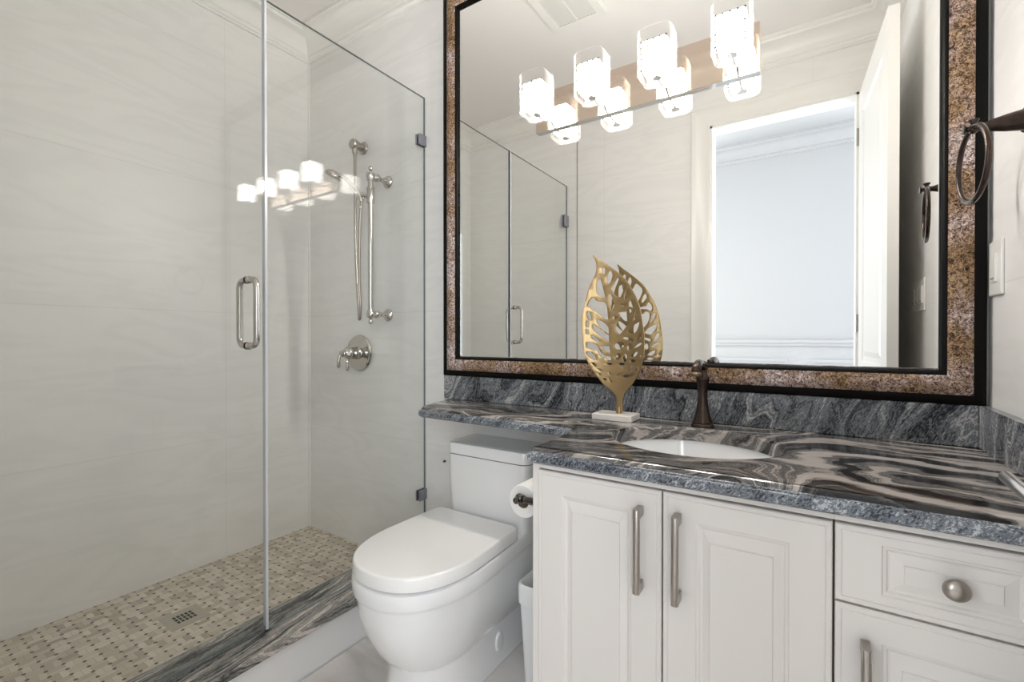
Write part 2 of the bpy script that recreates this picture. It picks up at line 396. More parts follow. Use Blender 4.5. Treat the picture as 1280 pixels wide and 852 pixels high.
def thing(name, label, cat, loc, group=None):
    o = bpy.data.objects.new(name, None); C.objects.link(o); o.location = loc; o.empty_display_size = 0.05
    o['label'] = label; o['category'] = cat
    if group: o['group'] = group
    return o
def tag(o, label, cat, group=None):
    o['label'] = label; o['category'] = cat
    if group: o['group'] = group
    return o
def struct(name, bm, m, label, cat, parent=None, smooth=False):
    o = obj(name, bm, m, parent, smooth); 
    if parent is None:
        o['kind'] = 'structure'; o['label'] = label; o['category'] = cat
    return o

# ------------------------------------------------------------------ room shell
T = 0.10
struct('wall_left', box(XL - T, XL, YF - 0.12, YB + T, 0, ZC), M['tile_y'], 'glossy pale tiled wall along the long side of the shower', 'wall')
struct('wall_back', box(XL, XR, YB, YB + T, 0, ZC), M['tile_x'], 'pale tiled wall behind the mirror, toilet and shower fittings', 'wall')
struct('wall_right', box(XR, XR + T, YF - 0.12, YB + T, 0, ZC), M['tile_y'], 'pale tiled wall carrying the towel ring and switches', 'wall')
bm = bmesh.new()
bm_box(bm, XL, DX0, YF - 0.12, YF, 0, ZC); bm_box(bm, DX1, XR, YF - 0.12, YF, 0, ZC); bm_box(bm, DX0, DX1, YF - 0.12, YF, DZ, ZC)
struct('wall_front', bm, M['tile_x'], 'pale wall with the doorway, seen only in the mirror', 'wall')
struct('ceiling', box(XL - T, XR + T, YF - 0.12, YB + T, ZC, ZC + 0.1), M['ceiling'], 'plain white ceiling above the crown moulding', 'ceiling')
struct('floor', box(-1.42, XR + T, YF - 0.12, YB + T, -0.1, 0), M['floor'], 'pale veined floor tiles around the toilet', 'floor')
struct('shower_floor', box(XL, -1.60, YF, YB, -0.1, ZSH), M['mosaic'], 'beige basketweave mosaic shower floor with small dark squares', 'floor')
struct('curb_base', box(-1.60, -1.425, YF, YB, -0.1, ZCURB - 0.03, 0.0), M['curb_tile'], 'white tiled face of the shower curb below the granite', 'curb')
struct('curb_slab', box(-1.612, -1.408, YF, YB, ZCURB - 0.03, ZCURB, 0.004), M['granite_curb'], 'dark veined granite slab capping the shower curb', 'curb')

# crown moulding, one continuous run around the bathroom
prof = [(0.0, 0.136), (0.012, 0.136), (0.014, 0.128), (0.022, 0.124), (0.024, 0.114), (0.020, 0.108), (0.026, 0.104)]
for k in range(9):
    a = k / 8 * PI / 2
    prof.append((0.098 - 0.070 * math.cos(a), 0.100 - 0.070 * math.sin(a)))
prof += [(0.102, 0.026), (0.104, 0.018), (0.114, 0.016), (0.116, 0.0), (0.0, 0.0)]
def crown(x0, x1, y0, y1, zc, prof):
    loops = []
    for p, d in prof:
        loops.append([(x0 + p, y0 + p, zc - d), (x1 - p, y0 + p, zc - d), (x1 - p, y1 - p, zc - d), (x0 + p, y1 - p, zc - d)])
    return loft(bmesh.new(), loops, False, False)
struct('trim_1', crown(XL, XR, YF, YB, ZC, prof), M['trim'], 'white stepped crown moulding around the bathroom ceiling', 'trim', smooth=35)
# corner edge strip in the shower
struct('trim_2', box(XL, XL + 0.009, YB - 0.009, YB, ZSH, ZC - 0.13, 0.002), M['trim'], 'thin pale strip in the far shower corner', 'trim')

struct('trim_8', box(-1.427, -1.4225, YF, YF + 0.004, 0, ZC - 0.14), M['nickel'], 'thin metal tile edge strip beside the shower, seen in the mirror', 'trim')
# door casing (bathroom side) and jamb
def casing():
    bm = bmesh.new(); CW = 0.11
    x0, x1, z1 = DX0, DX1, DZ
    pr = [(0.0, 0.0), (0.0, 0.012), (0.012, 0.015), (0.02, 0.013), (0.075, 0.013), (0.085, 0.019), (0.105, 0.019), (CW, 0.014), (CW, 0.0)]
    loops = []
    for off, h in pr:
        y = YF + h
        loops.append([(x0 - off, y, 0), (x0 - off, y, z1 + off), (x1 + off, y, z1 + off), (x1 + off, y, 0)])
    rings = [[bm.verts.new(p) for p in lp] for lp in loops]
    for i in range(len(rings) - 1):
        for k in range(3):
            bm.faces.new((rings[i][k], rings[i][k + 1], rings[i + 1][k + 1], rings[i + 1][k]))
    return bm
struct('trim_3', casing(), M['trim'], 'white moulded casing around the doorway in the mirror', 'trim', smooth=40)
bm = bmesh.new()
bm_box(bm, DX0 - 0.001, DX0 + 0.012, YF - 0.13, YF + 0.001, 0, DZ); bm_box(bm, DX1 - 0.012, DX1 + 0.001, YF - 0.13, YF + 0.001, 0, DZ)
bm_box(bm, DX0, DX1, YF - 0.13, YF + 0.001, DZ - 0.012, DZ + 0.001)
struct('trim_4', bm, M['trim'], 'white jamb lining of the doorway in the mirror', 'trim')

# hall beyond the doorway
HX0, HX1, HY0, HY1 = -2.5, 2.0, -1.42, YF - 0.121
struct('hall_floor', box(HX0, HX1, HY0, HY1, -0.1, 0), M['floor'], 'pale floor of the hall beyond the doorway', 'floor')
struct('hall_ceiling', box(HX0, HX1, HY0, HY1, ZC, ZC + 0.1), M['hall'], 'white hall ceiling beyond the doorway', 'ceiling')
struct('hall_wall_far', box(HX0, HX1, HY0 - 0.1, HY0, 0, ZC), M['hall'], 'bright bluish white hall wall seen through the doorway in the mirror', 'wall')
struct('hall_wall_east', box(HX1, HX1 + 0.1, HY0, HY1, 0, ZC), M['hall'], 'white end wall of the hall, hidden', 'wall')
struct('hall_wall_west', box(HX0 - 0.1, HX0, HY0, HY1, 0, ZC), M['hall'], 'white opposite end wall of the hall, hidden', 'wall')
bm = bmesh.new()
bm_box(bm, HX0, HX1, HY0, HY0 + 0.02, 1.075, 1.10); bm_box(bm, HX0, HX1, HY0, HY0 + 0.032, 1.10, 1.125)
for k in range(6):
    xa = HX0 + 0.15 + k * 0.78
    for (a, b2, c, d) in ((xa, xa + 0.62, 0.94, 0.965), (xa, xa + 0.62, 0.28, 0.305), (xa, xa + 0.025, 0.305, 0.94), (xa + 0.595, xa + 0.62, 0.305, 0.94)):
        bm_box(bm, a, b2, HY0, HY0 + 0.014, c, d)
bm_box(bm, HX0, HX1, HY0, HY0 + 0.018, 0, 0.15)
struct('trim_5', bm, M['hall'], 'white chair rail and panel moulding on the hall wall', 'trim')
struct('trim_6', crown(HX0, HX1, HY0, HY1, ZC, prof), M['hall'], 'white crown moulding of the hall', 'trim', smooth=35)

for wx, nm in ((1.10, 'added_window_1'), (-1.62, 'added_window_2')):  # frames added around the two unseen fill lights
    bm = bmesh.new()
    for (a, b2, c, d) in ((wx - 0.70, wx - 0.61, 0.66, 2.54), (wx + 0.61, wx + 0.70, 0.66, 2.54), (wx - 0.61, wx + 0.61, 2.46, 2.54), (wx - 0.61, wx + 0.61, 0.66, 0.74)):
        bm_box(bm, a, b2, HY0, HY0 + 0.045, c, d)
    bm_box(bm, wx - 0.012, wx + 0.012, HY0 + 0.036, HY0 + 0.05, 0.74, 2.46)
    struct(nm, bm, M['trim'], 'white frame of an added hall window, out of view', 'window')

# ------------------------------------------------------------------ open door leaf (seen in the mirror) with its lever
def door_leaf():
    root = thing('door_1', 'white panelled door standing open beside the right wall, seen in the mirror', 'door', (DX1 - 0.006, YF + 0.012, 0))
    root['kind'] = 'structure'
    W, H, TH = 0.745, DZ - 0.02, 0.036
    ang = math.radians(3.0)                      # a little past parallel to the wall
    ux, uy = math.sin(ang), math.cos(ang)        # along the leaf
    nx, ny = -uy, ux                             # towards the room
    bx, by = DX1 - 0.002, YF + 0.016
    P = lambda u, n, z: (bx + ux * u + nx * n, by + uy * u + ny * n, z)
    def panelled():
        bm = bmesh.new()
        def grid_face(n, sgn):
            panels = [(0.12, W - 0.12, 0.24, 0.86), (0.12, W - 0.12, 1.02, H - 0.13)]
            us = [0, 0.12, W - 0.12, W]; zs = [0.01, 0.24, 0.86, 1.02, H - 0.13, H]
            for i in range(3):
                for j in range(5):
                    u0, u1, z0, z1 = us[i], us[i + 1], zs[j], zs[j + 1]
                    if i == 1 and j in (1, 3):
                        rings = [(0, 0), (0.012, -0.007), (0.03, -0.007), (0.055, -0.001)]
                        lp = []
                        for ins, dp in rings:
                            lp.append([bm.verts.new(P(u, n + sgn * dp, z)) for u, z in ((u0 + ins, z0 + ins), (u1 - ins, z0 + ins), (u1 - ins, z1 - ins), (u0 + ins, z1 - ins))])
                        for a, b in zip(lp, lp[1:]):
                            for k in range(4): bm.faces.new((a[k], a[(k + 1) % 4], b[(k + 1) % 4], b[k]))
                        bm.faces.new(lp[-1])
                    else:
                        bm.faces.new([bm.verts.new(P(u, n, z)) for u, z in ((u0, z0), (u1, z0), (u1, z1), (u0, z1))])
        grid_face(0, 1); grid_face(-TH, -1)
        for (a, b) in (((0, 0.01), (W, 0.01)), ((W, 0.01), (W, H)), ((W, H), (0, H)), ((0, H), (0, 0.01))):
            bm.faces.new([bm.verts.new(P(a[0], 0, a[1])), bm.verts.new(P(b[0], 0, b[1])), bm.verts.new(P(b[0], -TH, b[1])), bm.verts.new(P(a[0], -TH, a[1]))])
        bmesh.ops.remove_doubles(bm, verts=bm.verts, dist=0.0005)
        return bm
    obj('leaf', panelled(), M['trim'], root)
    bm = bmesh.new()
    ru, rz = 0.555, 0.978
    lathe(bm, [(0.026, 0), (0.026, 0.006), (0.020, 0.010), (0.011, 0.012), (0.010, 0.045)], P(ru, 0, rz), (nx, ny, 0), 24)
    tube(bm, [P(ru - 0.012, 0.048, rz), P(ru, 0.050, rz), P(ru + 0.06, 0.050, rz), P(ru + 0.121, 0.050, rz), P(ru + 0.122, 0.050, rz)], [0.0068, 0.0070, 0.0070, 0.0070, 0.0064], 24)
    h = obj('lever_handle', bm, plain('satin_chrome', (0.72, 0.71, 0.70), 0.25, 1.0), root, 40)
    h['label'] = 'bright metal lever handle'
    for z in (0.25, 1.22, 2.2):
        bm = bmesh.new(); tube(bm, [P(-0.006, 0.004, z - 0.045), P(-0.006, 0.004, z + 0.045)], 0.006, 12)
        obj('hinge', bm, M['nickel'], root, 40)
door_leaf()

# ------------------------------------------------------------------ ceiling vent (seen in the mirror)
v = thing('ceiling_vent', 'square white extractor vent grille on the ceiling, seen in the mirror', 'vent', (-1.04, 0.99, ZC))
x0, x1, y0, y1 = -1.19, -0.895, 0.845, 1.15
bm = bmesh.new()
for (a, b2, c, d) in ((x0, x1, y0, y0 + 0.04), (x0, x1, y1 - 0.04, y1), (x0, x0 + 0.04, y0 + 0.04, y1 - 0.04), (x1 - 0.04, x1, y0 + 0.04, y1 - 0.04)):
    bm_box(bm, a, b2, c, d, ZC - 0.016, ZC)
obj('vent_frame', bm, M['vent'], v)
bm = bmesh.new(); n = 27
for k in range(n):
    ya = y0 + 0.043 + k * (y1 - y0 - 0.086) / n
    bm_box(bm, x0 + 0.04, x1 - 0.04, ya, ya + 0.0055, ZC - 0.013, ZC - 0.004)
bm_box(bm, (x0 + x1) / 2 - 0.004, (x0 + x1) / 2 + 0.004, y0 + 0.04, y1 - 0.04, ZC - 0.0145, ZC - 0.004)
obj('vent_grille', bm, M['vent'], v)
obj('vent_backing', box(x0 + 0.035, x1 - 0.035, y0 + 0.035, y1 - 0.035, ZC - 0.003, ZC - 0.0005), M['vent_in'], v)

# ------------------------------------------------------------------ vanity cabinet
YD = 0.985                                    # front plane of the doors
CX0, CX1 = -0.582, 0.356
def door_panel(x0, x1, z0, z1, ix, iz, fx, fz):
    bm = bmesh.new(); th = 0.019
    rings = [(0, 0, th), (0, 0, 0.002), (0.002, 0.002, 0), (0.0085, 0.0085, 0), (0.0095, 0.0095, 0.0015), (0.011, 0.011, 0.0), (ix, iz, 0.0), (ix + 0.002, iz + 0.002, 0.003),
             (ix + 0.006, iz + 0.006, 0.0035), (ix + 0.009, iz + 0.009, 0.007), (ix + 0.012, iz + 0.012, 0.0075), (ix + fx - 0.0012, iz + fz - 0.0012, 0.0040), (ix + fx, iz + fz, 0.0010)]
    lp = []
    for a, b, dp in rings:
        lp.append([bm.verts.new((x, YD + dp, z)) for x, z in ((x0 + a, z0 + b), (x1 - a, z0 + b), (x1 - a, z1 - b), (x0 + a, z1 - b))])
    for a, b in zip(lp, lp[1:]):
        for k in range(4): bm.faces.new((a[k], a[(k + 1) % 4], b[(k + 1) % 4], b[k]))
    bm.faces.new(lp[-1]); bm.faces.new(list(reversed(lp[0])))
    return bm
def pull(x, z0, z1, parent):
    bm = bmesh.new()
    for z in (z0 + 0.010, z1 - 0.010):
        s = 0.0065
        loft(bm, [[(x - s, YD, z - 0.010), (x + s, YD, z - 0.010), (x + s, YD, z + 0.010), (x - s, YD, z + 0.010)],
                  [(x - s, YD - 0.018, z - 0.010), (x + s, YD - 0.018, z - 0.010), (x + s, YD - 0.018, z + 0.010), (x - s, YD - 0.018, z + 0.010)],
                  [(x - s, YD - 0.034, z - 0.010), (x + s, YD - 0.034, z - 0.010), (x + s, YD - 0.034, z + 0.010), (x - s, YD - 0.034, z + 0.010)]])
    zt0, zt1 = z0 + 0.0005, z1 - 0.0005
    lathe(bm, [(0.0072, 0), (0.0075, 0.0006), (0.0075, zt1 - zt0 - 0.0006), (0.0072, zt1 - zt0)], (x, YD - 0.029, zt0), (0, 0, 1), 20)
    return obj('handle', bm, M['nickel'], parent, 35)
van = thing('vanity_cabinet', 'cream painted vanity cabinet with two raised panel doors under the sink', 'cabinet', (-0.27, 1.28, 0))
bm = bmesh.new()
zt = ZTB - 0.001
bm_box(bm, CX0, CX0 + 0.018, YD + 0.004, YB - 0.001, 0.0, zt); bm_box(bm, 0.018, 0.034, YD + 0.021, YB - 0.001, 0.1, zt)
bm_box(bm, CX0 + 0.018, 0.034, YD + 0.07, YB - 0.001, 0.0, 0.1)
bm_box(bm, CX0 + 0.018, 0.034, YD + 0.004, YD + 0.0199, 0.819, zt)
obj('carcass', bm, M['cabinet'], van)
obj('gap_shade_backing', box(CX0 + 0.018, 0.018, YD + 0.0205, YD + 0.024, 0.1, 0.818), M['carcass'], van)  # thin dark backing stands in for the shade in the door gaps
d1 = obj('door', door_panel(-0.565, -0.2660, 0.115, 0.815, 0.065, 0.053, 0.027, 0.036), M['cabinet'], van); pull(-0.310, 0.598, 0.777, d1)
d2 = obj('door', door_panel(-0.2622, 0.0312, 0.115, 0.815, 0.065, 0.053, 0.027, 0.036), M['cabinet'], van); pull(-0.231, 0.598, 0.777, d2)
dru = thing('drawer_cabinet', 'cream cabinet with a knobbed drawer over a door beside the right wall', 'cabinet', (0.19, 1.28, 0))
bm = bmesh.new()
bm_box(bm, 0.0345, 0.050, YD + 0.021, YB - 0.001, 0.1, zt); bm_box(bm, 0.340, CX1, YD + 0.004, YB - 0.001, 0.1, zt)
bm_box(bm, 0.0345, CX1, YD + 0.07, YB - 0.001, 0.0, 0.1)
bm_box(bm, 0.0345, 0.340, YD + 0.004, YD + 0.0199, 0.819, zt)
obj('carcass', bm, M['cabinet'], dru)
obj('gap_shade_backing', box(0.0185, 0.339, YD + 0.0195, YD + 0.0208, 0.1, 0.818), M['carcass'], dru)  # dark sheet again, for shade around the drawer and door
dw = obj('drawer', door_panel(0.0350, 0.338, 0.6805, 0.815, 0.064, 0.025, 0.030, 0.028), M['cabinet'], dru)
bm = bmesh.new()
lathe(bm, [(0.007, 0), (0.006, 0.010), (0.008, 0.014), (0.0165, 0.017), (0.0175, 0.021), (0.0150, 0.026), (0.008, 0.0295), (0.0001, 0.0305)], (0.188, YD + 0.001, 0.7495), (0, -1, 0), 32)
obj('knob', bm, M['nickel'], dw, 50)
d3 = obj('door', door_panel(0.0350, 0.338, 0.115, 0.6765, 0.065, 0.053, 0.027, 0.036), M['cabinet'], dru); pull(0.077, 0.445, 0.624, d3)

# ------------------------------------------------------------------ granite worktop with sink cut-out
SX, SY, SA, SB = -0.262, 1.265, 0.209, 0.177
YT = 0.966
def worktop():
    outline = [(XR - 0.001, YB - 0.001), (-1.373, YB - 0.001), (-1.300, 1.325), (-1.285, 1.303), (-1.262, 1.293), (-0.660, 1.280)]
    for k in range(1, 6):                    # inner corner radius towards the counter side
        a = k / 6 * PI / 2
        outline.append((-0.660 + 0.065 * math.sin(a), 1.280 - 0.065 * (1 - math.cos(a))))
    outline += [(-0.593, 1.19), (-0.5915, YT + 0.012), (-0.588, YT + 0.004), (-0.580, YT), (XR - 0.001, YT)]
    n = len(outline)
    nrm = []
    def inset(ring, d):
        out = []
        m = len(ring)
        for i in range(m):
            p0, p1, p2 = Vector(ring[i - 1]), Vector(ring[i]), Vector(ring[(i + 1) % m])
            e1 = (p1 - p0).normalized(); e2 = (p2 - p1).normalized()
            n1 = Vector((-e1.y, e1.x)); n2 = Vector((-e2.y, e2.x)); b = (n1 + n2)
            b = b / max(0.35, b.length_squared / 2) if b.length > 1e-6 else n1
            out.append((p1.x + b.x * d / 1.0, p1.y + b.y * d / 1.0))
        return out
    # exposed-edge profile: (inset, z); wall edges keep their line
    prof = [(0.006, ZTB), (0.0, ZTB + 0.006), (0.0, ZT - 0.0190), (0.0015, ZT - 0.0165), (0.0055, ZT - 0.0150), (0.0062, ZT - 0.0125), (0.0105, ZT - 0.0110), (0.0115, ZT - 0.0085), (0.0150, ZT - 0.0030), (0.0210, ZT)]
    bm = bmesh.new(); rings = []
    for ins, z in prof:
        r = inset(outline, ins)
        r[0] = (outline[0][0], outline[0][1]); r[1] = (r[1][0], outline[1][1]); r[-1] = (outline[-1][0], r[-1][1])
        rings.append([bm.verts.new((x, y, z)) for x, y in r])
    for i, (a, b) in enumerate(zip(rings, rings[1:])):
        for k in range(n):
            f = bm.faces.new((a[k], a[(k + 1) % n], b[(k + 1) % n], b[k])); f.material_index = 1 if i < 6 else 0
    # top and bottom with the oval hole
    NE = 64
    ell = lambda z, s=1.0: [bm.verts.new((SX + SA * s * math.cos(2 * PI * k / NE), SY + SB * s * math.sin(2 * PI * k / NE), z)) for k in range(NE)]
    et0, et, eb = ell(ZT, 1.02), ell(ZT - 0.006), ell(ZTB)
    for a, b in ((et0, et), (et, eb)):
        for k in range(NE):
            f = bm.faces.new((a[k], b[k], b[(k + 1) % NE], a[(k + 1) % NE])); f.material_index = 0
    def fill(outer, inner, mi):
        edges = []
        for lp in (outer, inner):
            for i in range(len(lp)):
                e = bm.edges.get((lp[i], lp[(i + 1) % len(lp)])) or bm.edges.new((lp[i], lp[(i + 1) % len(lp)]))
                edges.append(e)
        r = bmesh.ops.triangle_fill(bm, use_beauty=True, edges=edges)
        for g in r['geom']:
            if isinstance(g, bmesh.types.BMFace): g.material_index = mi
    fill(rings[-1], et0, 0); fill(rings[0], eb, 1)
    return bm
wt = obj('countertop', worktop(), [M['granite_top'], M['granite_edge_daylit']], None, 30)
tag(wt, 'swirled grey and black granite countertop running on as a ledge over the toilet', 'countertop')
tag(obj('back_backsplash', box(-1.371, 0.338, YB - 0.021, YB - 0.0005, ZT + 0.0004, 0.9748, 0.0015), M['granite_splash']), 'blue grey granite strip standing along the counter under the mirror', 'backsplash')
tag(obj('side_backsplash', box(0.3385, XR - 0.0005, YT + 0.005, YB - 0.001, ZT + 0.0004, 0.9748, 0.0015), M['granite_splash']), 'grey granite strip standing on the counter against the right wall', 'backsplash')

def basin():
    bm = bmesh.new(); NE = 64
    sec = [(1.09, ZTB - 0.0005), (1.03, ZTB - 0.001), (1.01, ZTB - 0.012), (0.97, ZTB - 0.05), (0.88, ZTB - 0.095), (0.70, ZTB - 0.130), (0.42, ZTB - 0.148), (0.14, ZTB - 0.152)]
    loops = [[(SX + SA * s * math.cos(2 * PI * k / NE), SY + SB * s * math.sin(2 * PI * k / NE), z) for k in range(NE)] for s, z in sec]
    outer = [(1.09, ZTB - 0.0005), (1.09, ZTB - 0.014), (1.05, ZTB - 0.05), (0.95, ZTB - 0.105), (0.74, ZTB - 0.145), (0.30, ZTB - 0.166)]
    lo2 = [[(SX + SA * s * math.cos(2 * PI * k / NE), SY + SB * s * math.sin(2 * PI * k / NE), z) for k in range(NE)] for s, z in outer]
    loft(bm, list(reversed(loops)) , True, False); loft(bm, lo2, False, True)
    bmesh.ops.remove_doubles(bm, verts=bm.verts, dist=0.0004)
    return bm
sk = thing('sink_basin', 'oval white undermount sink set below the granite counter', 'sink', (SX, SY, ZTB - 0.166))
obj('bowl', basin(), M['porcelain'], sk, 60, recalc=True)
bm = bmesh.new(); lathe(bm, [(0.030, 0), (0.030, 0.002), (0.022, 0.004), (0.012, 0.003)], (SX, SY, ZTB - 0.1515), (0, 0, 1), 24)
obj('drain', bm, M['bronze'], sk, 40)

# ------------------------------------------------------------------ faucet
fx, fy = -0.278, 1.487
fa = thing('faucet', 'dark bronze faucet with flared foot behind the oval sink', 'faucet', (fx, fy, ZT))
bm = bmesh.new()
lathe(bm, [(0.0325, 0.0003), (0.0330, 0.004), (0.0305, 0.007), (0.0285, 0.009), (0.0292, 0.011), (0.0265, 0.018), (0.0215, 0.033), (0.0170, 0.055), (0.0142, 0.078), (0.0138, 0.098), (0.0155, 0.122), (0.0190, 0.141), (0.0195, 0.147), (0.0170, 0.151), (0.0125, 0.155), (0.0120, 0.178), (0.0135, 0.186), (0.0120, 0.194), (0.0060, 0.198), (0.0001, 0.199)], (fx, fy, ZT), (0, 0, 1), 36)
obj('column', bm, M['bronze'], fa, 50)
bm = bmesh.new()
sp = catmull([(fx, fy - 0.002, ZT + 0.176), (fx, fy - 0.030, ZT + 0.190), (fx, fy - 0.065, ZT + 0.191), (fx, fy - 0.090, ZT + 0.180), (fx, fy - 0.099, ZT + 0.164)], 5, False)
tube(bm, sp, [0.0115 + 0.0020 * i / (len(sp) - 1) for i in range(len(sp))], 18)
obj('spout', bm, M['bronze'], fa, 50)
bm = bmesh.new()
lathe(bm, [(0.0135, 0), (0.0162, 0.002), (0.0165, 0.006), (0.0140, 0.009), (0.010, 0.0085)], (fx, fy - 0.099, ZT + 0.168), (0, -0.25, -1), 22)
obj('spout_ring', bm, plain('gold_lit_bronze', (0.42, 0.30, 0.17), 0.25, 1.0), fa, 45)['label'] = 'gold lit lip ring at the spout end'  # golden light on the bronze lip is put into its colour

# ------------------------------------------------------------------ framed mirror
MX0, MX1, MZ0, MZ1 = -1.371, 0.351, 0.9755, 2.645
mr = thing('wall_mirror', 'large wall mirror in a mottled bronze and black frame above the granite backsplash', 'mirror', ((MX0 + MX1) / 2, YB, MZ0))
def frame_ring(pr, mats):
    bm = bmesh.new(); loops = []
    for wd, h in pr:
        loops.append([(MX0 + wd, YB - h, MZ0 + wd), (MX1 - wd, YB - h, MZ0 + wd), (MX1 - wd, YB - h, MZ1 - wd), (MX0 + wd, YB - h, MZ1 - wd)])
    rings = [[bm.verts.new(p) for p in lp] for lp in loops]
    for i in range(len(rings) - 1):
        for k in range(4):
            f = bm.faces.new((rings[i][k], rings[i][(k + 1) % 4], rings[i + 1][(k + 1) % 4], rings[i + 1][k])); f.material_index = mats[i]
    return bm
pr = [(0.0, 0.0005), (0.0, 0.024), (0.003, 0.027), (0.019, 0.028), (0.023, 0.0275), (0.024, 0.029), (0.034, 0.0335), (0.046, 0.0355), (0.060, 0.034), (0.071, 0.0295), (0.072, 0.0305), (0.076, 0.030), (0.080, 0.024), (0.082, 0.0155)]
obj('frame', frame_ring(pr, [1, 1, 1, 1, 0, 0, 0, 0, 0, 1, 1, 1, 1]), [M['frame'], M['black']], mr, 50)
gi = 0.0805; bv = 0.018; YM = YB - 0.015
bm = bmesh.new()
lp = []
for wd, y in ((gi, YM + 0.0012), (gi + bv * 0.35, YM)):
    lp.append([bm.verts.new(p) for p in ((MX0 + wd, y, MZ0 + wd), (MX1 - wd, y, MZ0 + wd), (MX1 - wd, y, MZ1 - wd), (MX0 + wd, y, MZ1 - wd))])
for k in range(4): bm.faces.new((lp[0][k], lp[0][(k + 1) % 4], lp[1][(k + 1) % 4], lp[1][k]))
bm.faces.new(lp[1])
bk = [bm.verts.new((v_.co.x, YB - 0.001, v_.co.z)) for v_ in lp[0]]
for k in range(4): bm.faces.new((bk[k], bk[(k + 1) % 4], lp[0][(k + 1) % 4], lp[0][k]))
bm.faces.new(bk)
obj('mirror_glass', bm, M['mirror'], mr)

# ------------------------------------------------------------------ vanity light on the mirror
def rrect(cx, cy, hx, hy, r, z, n=6):
    pts = []
    for sx, sy, a0 in ((1, 1, 0), (-1, 1, 90), (-1, -1, 180), (1, -1, 270)):
        for k in range(n + 1):
            a = math.radians(a0 + 90 * k / n)
            pts.append((cx + sx * (hx - r) + r * math.cos(a), cy + sy * (hy - r) + r * math.sin(a), z))
    return pts
vl = thing('vanity_light', 'four lamp bar light with crystal blocks in clear glass shades on the mirror', 'light', (-0.51, YM, 1.925))
PX0, PX1, PZ0, PZ1 = -0.895, -0.131, 1.926, 2.075
bm = box(PX0, PX1, YM - 0.014, YM - 0.0005, PZ0, PZ1, 0.001)
bm.normal_update()
for f in bm.faces:
    if f.normal.y > -0.9: f.material_index = 1
obj('back_plate', bm, [plain('coppery_mirror_plate', (0.78, 0.66, 0.56), 0.06, 1.0), M['chrome']], vl)
SHY = 1.440
def shade(cx):
    z0, z1 = 1.935, 2.078; hx = hy = 0.0515; r = 0.026
    bm = bmesh.new(); t = 0.0035
    sec = [(hx - 0.012, r - 0.006, z0), (hx - 0.004, r - 0.002, z0 + 0.003), (hx, r, z0 + 0.012), (hx, r, z1 - 0.002), (hx - 0.0015, r - 0.001, z1), (hx - t, r - t, z1 - 0.001), (hx - t, r - t, z0 + 0.014), (hx - t - 0.004, r - t, z0 + 0.007), (hx - 0.016, r - 0.01, z0 + 0.005)]
    loft(bm, [rrect(cx, SHY, h, h, q, z) for h, q, z in sec])
    bm.faces.ensure_lookup_table(); nr = len(rrect(0, 0, 1, 1, 0.1, 0))
    for i, f in enumerate(bm.faces):
        if i // nr in (1, 3, 4): f.material_index = 1
    s = obj('glass_shade', bm, [M['shade'], M['shade_rim']], vl, 45)
    # block of faceted crystals around the bulb
    bm = bmesh.new(); h = 0.037; za, zb = 1.957, 2.044; nu, nz = 4, 5
    def facets(P0, du, dv, nrm, nu, nv):
        P0, du, dv, nrm = Vector(P0), Vector(du), Vector(dv), Vector(nrm)
        g = [[bm.verts.new(P0 + du * (i / nu) + dv * (j / nv)) for j in range(nv + 1)] for i in range(nu + 1)]
        for i in range(nu):
            for j in range(nv):
                c = bm.verts.new(P0 + du * ((i + 0.5) / nu) + dv * ((j + 0.5) / nv) + nrm * 0.0045)
                q = (g[i][j], g[i + 1][j], g[i + 1][j + 1], g[i][j + 1])
                for k in range(4): bm.faces.new((q[k], q[(k + 1) % 4], c))
    D2, Z2 = 2 * h, zb - za
    facets((cx - h, SHY - h, za), (D2, 0, 0), (0, 0, Z2), (0, -1, 0), nu, nz); facets((cx + h, SHY - h, za), (0, D2, 0), (0, 0, Z2), (1, 0, 0), nu, nz)
    facets((cx + h, SHY + h, za), (-D2, 0, 0), (0, 0, Z2), (0, 1, 0), nu, nz); facets((cx - h, SHY + h, za), (0, -D2, 0), (0, 0, Z2), (-1, 0, 0), nu, nz)
    facets((cx - h, SHY - h, zb), (D2, 0, 0), (0, D2, 0), (0, 0, 1), nu, nu); facets((cx - h, SHY + h, za), (D2, 0, 0), (0, -D2, 0), (0, 0, -1), nu, nu)
    bmesh.ops.remove_doubles(bm, verts=bm.verts, dist=0.0002)
    obj('crystal_block', bm, M['crystal'], s)
    bm = bmesh.new()
    for i in range(nu + 1):
        for j in range(nz + 1):
            u = -h + D2 * i / nu; z = za + Z2 * j / nz
            for q in ((cx + u, SHY - h, z), (cx + h, SHY + u, z), (cx - h, SHY + u, z)):
                bmesh.ops.create_icosphere(bm, subdivisions=1, radius=0.0032, matrix=Matrix.Translation(q))
    obj('crystal_pins', bm, M['pin'], s)
    bm = bmesh.new()
    lathe(bm, [(0.0001, 0), (0.020, 0.003), (0.029, 0.012), (0.031, 0.025), (0.031, 0.045), (0.029, 0.060), (0.020, 0.069), (0.0001, 0.072)], (cx, SHY, 1.9645), (0, 0, 1), 20, False)
    obj('bulb', bm, M['bulb'], s, True)
    bm = bmesh.new()
    tube(bm, [(cx, SHY + 0.036, 1.985), (cx, YM - 0.0135, 1.985)], 0.008, 14)
    tube(bm, [(cx, SHY, 1.9405), (cx, SHY, 1.958)], 0.014, 18)
    tube(bm, [(cx, SHY + 0.01, 1.9445), (cx, SHY + 0.058, 1.9445), (cx, YM - 0.0135, 1.962)], 0.004, 10)
    obj('socket_arm', bm, M['chrome'], s, 40)
for cx in (-0.832, -0.619, -0.404, -0.193): shade(cx)

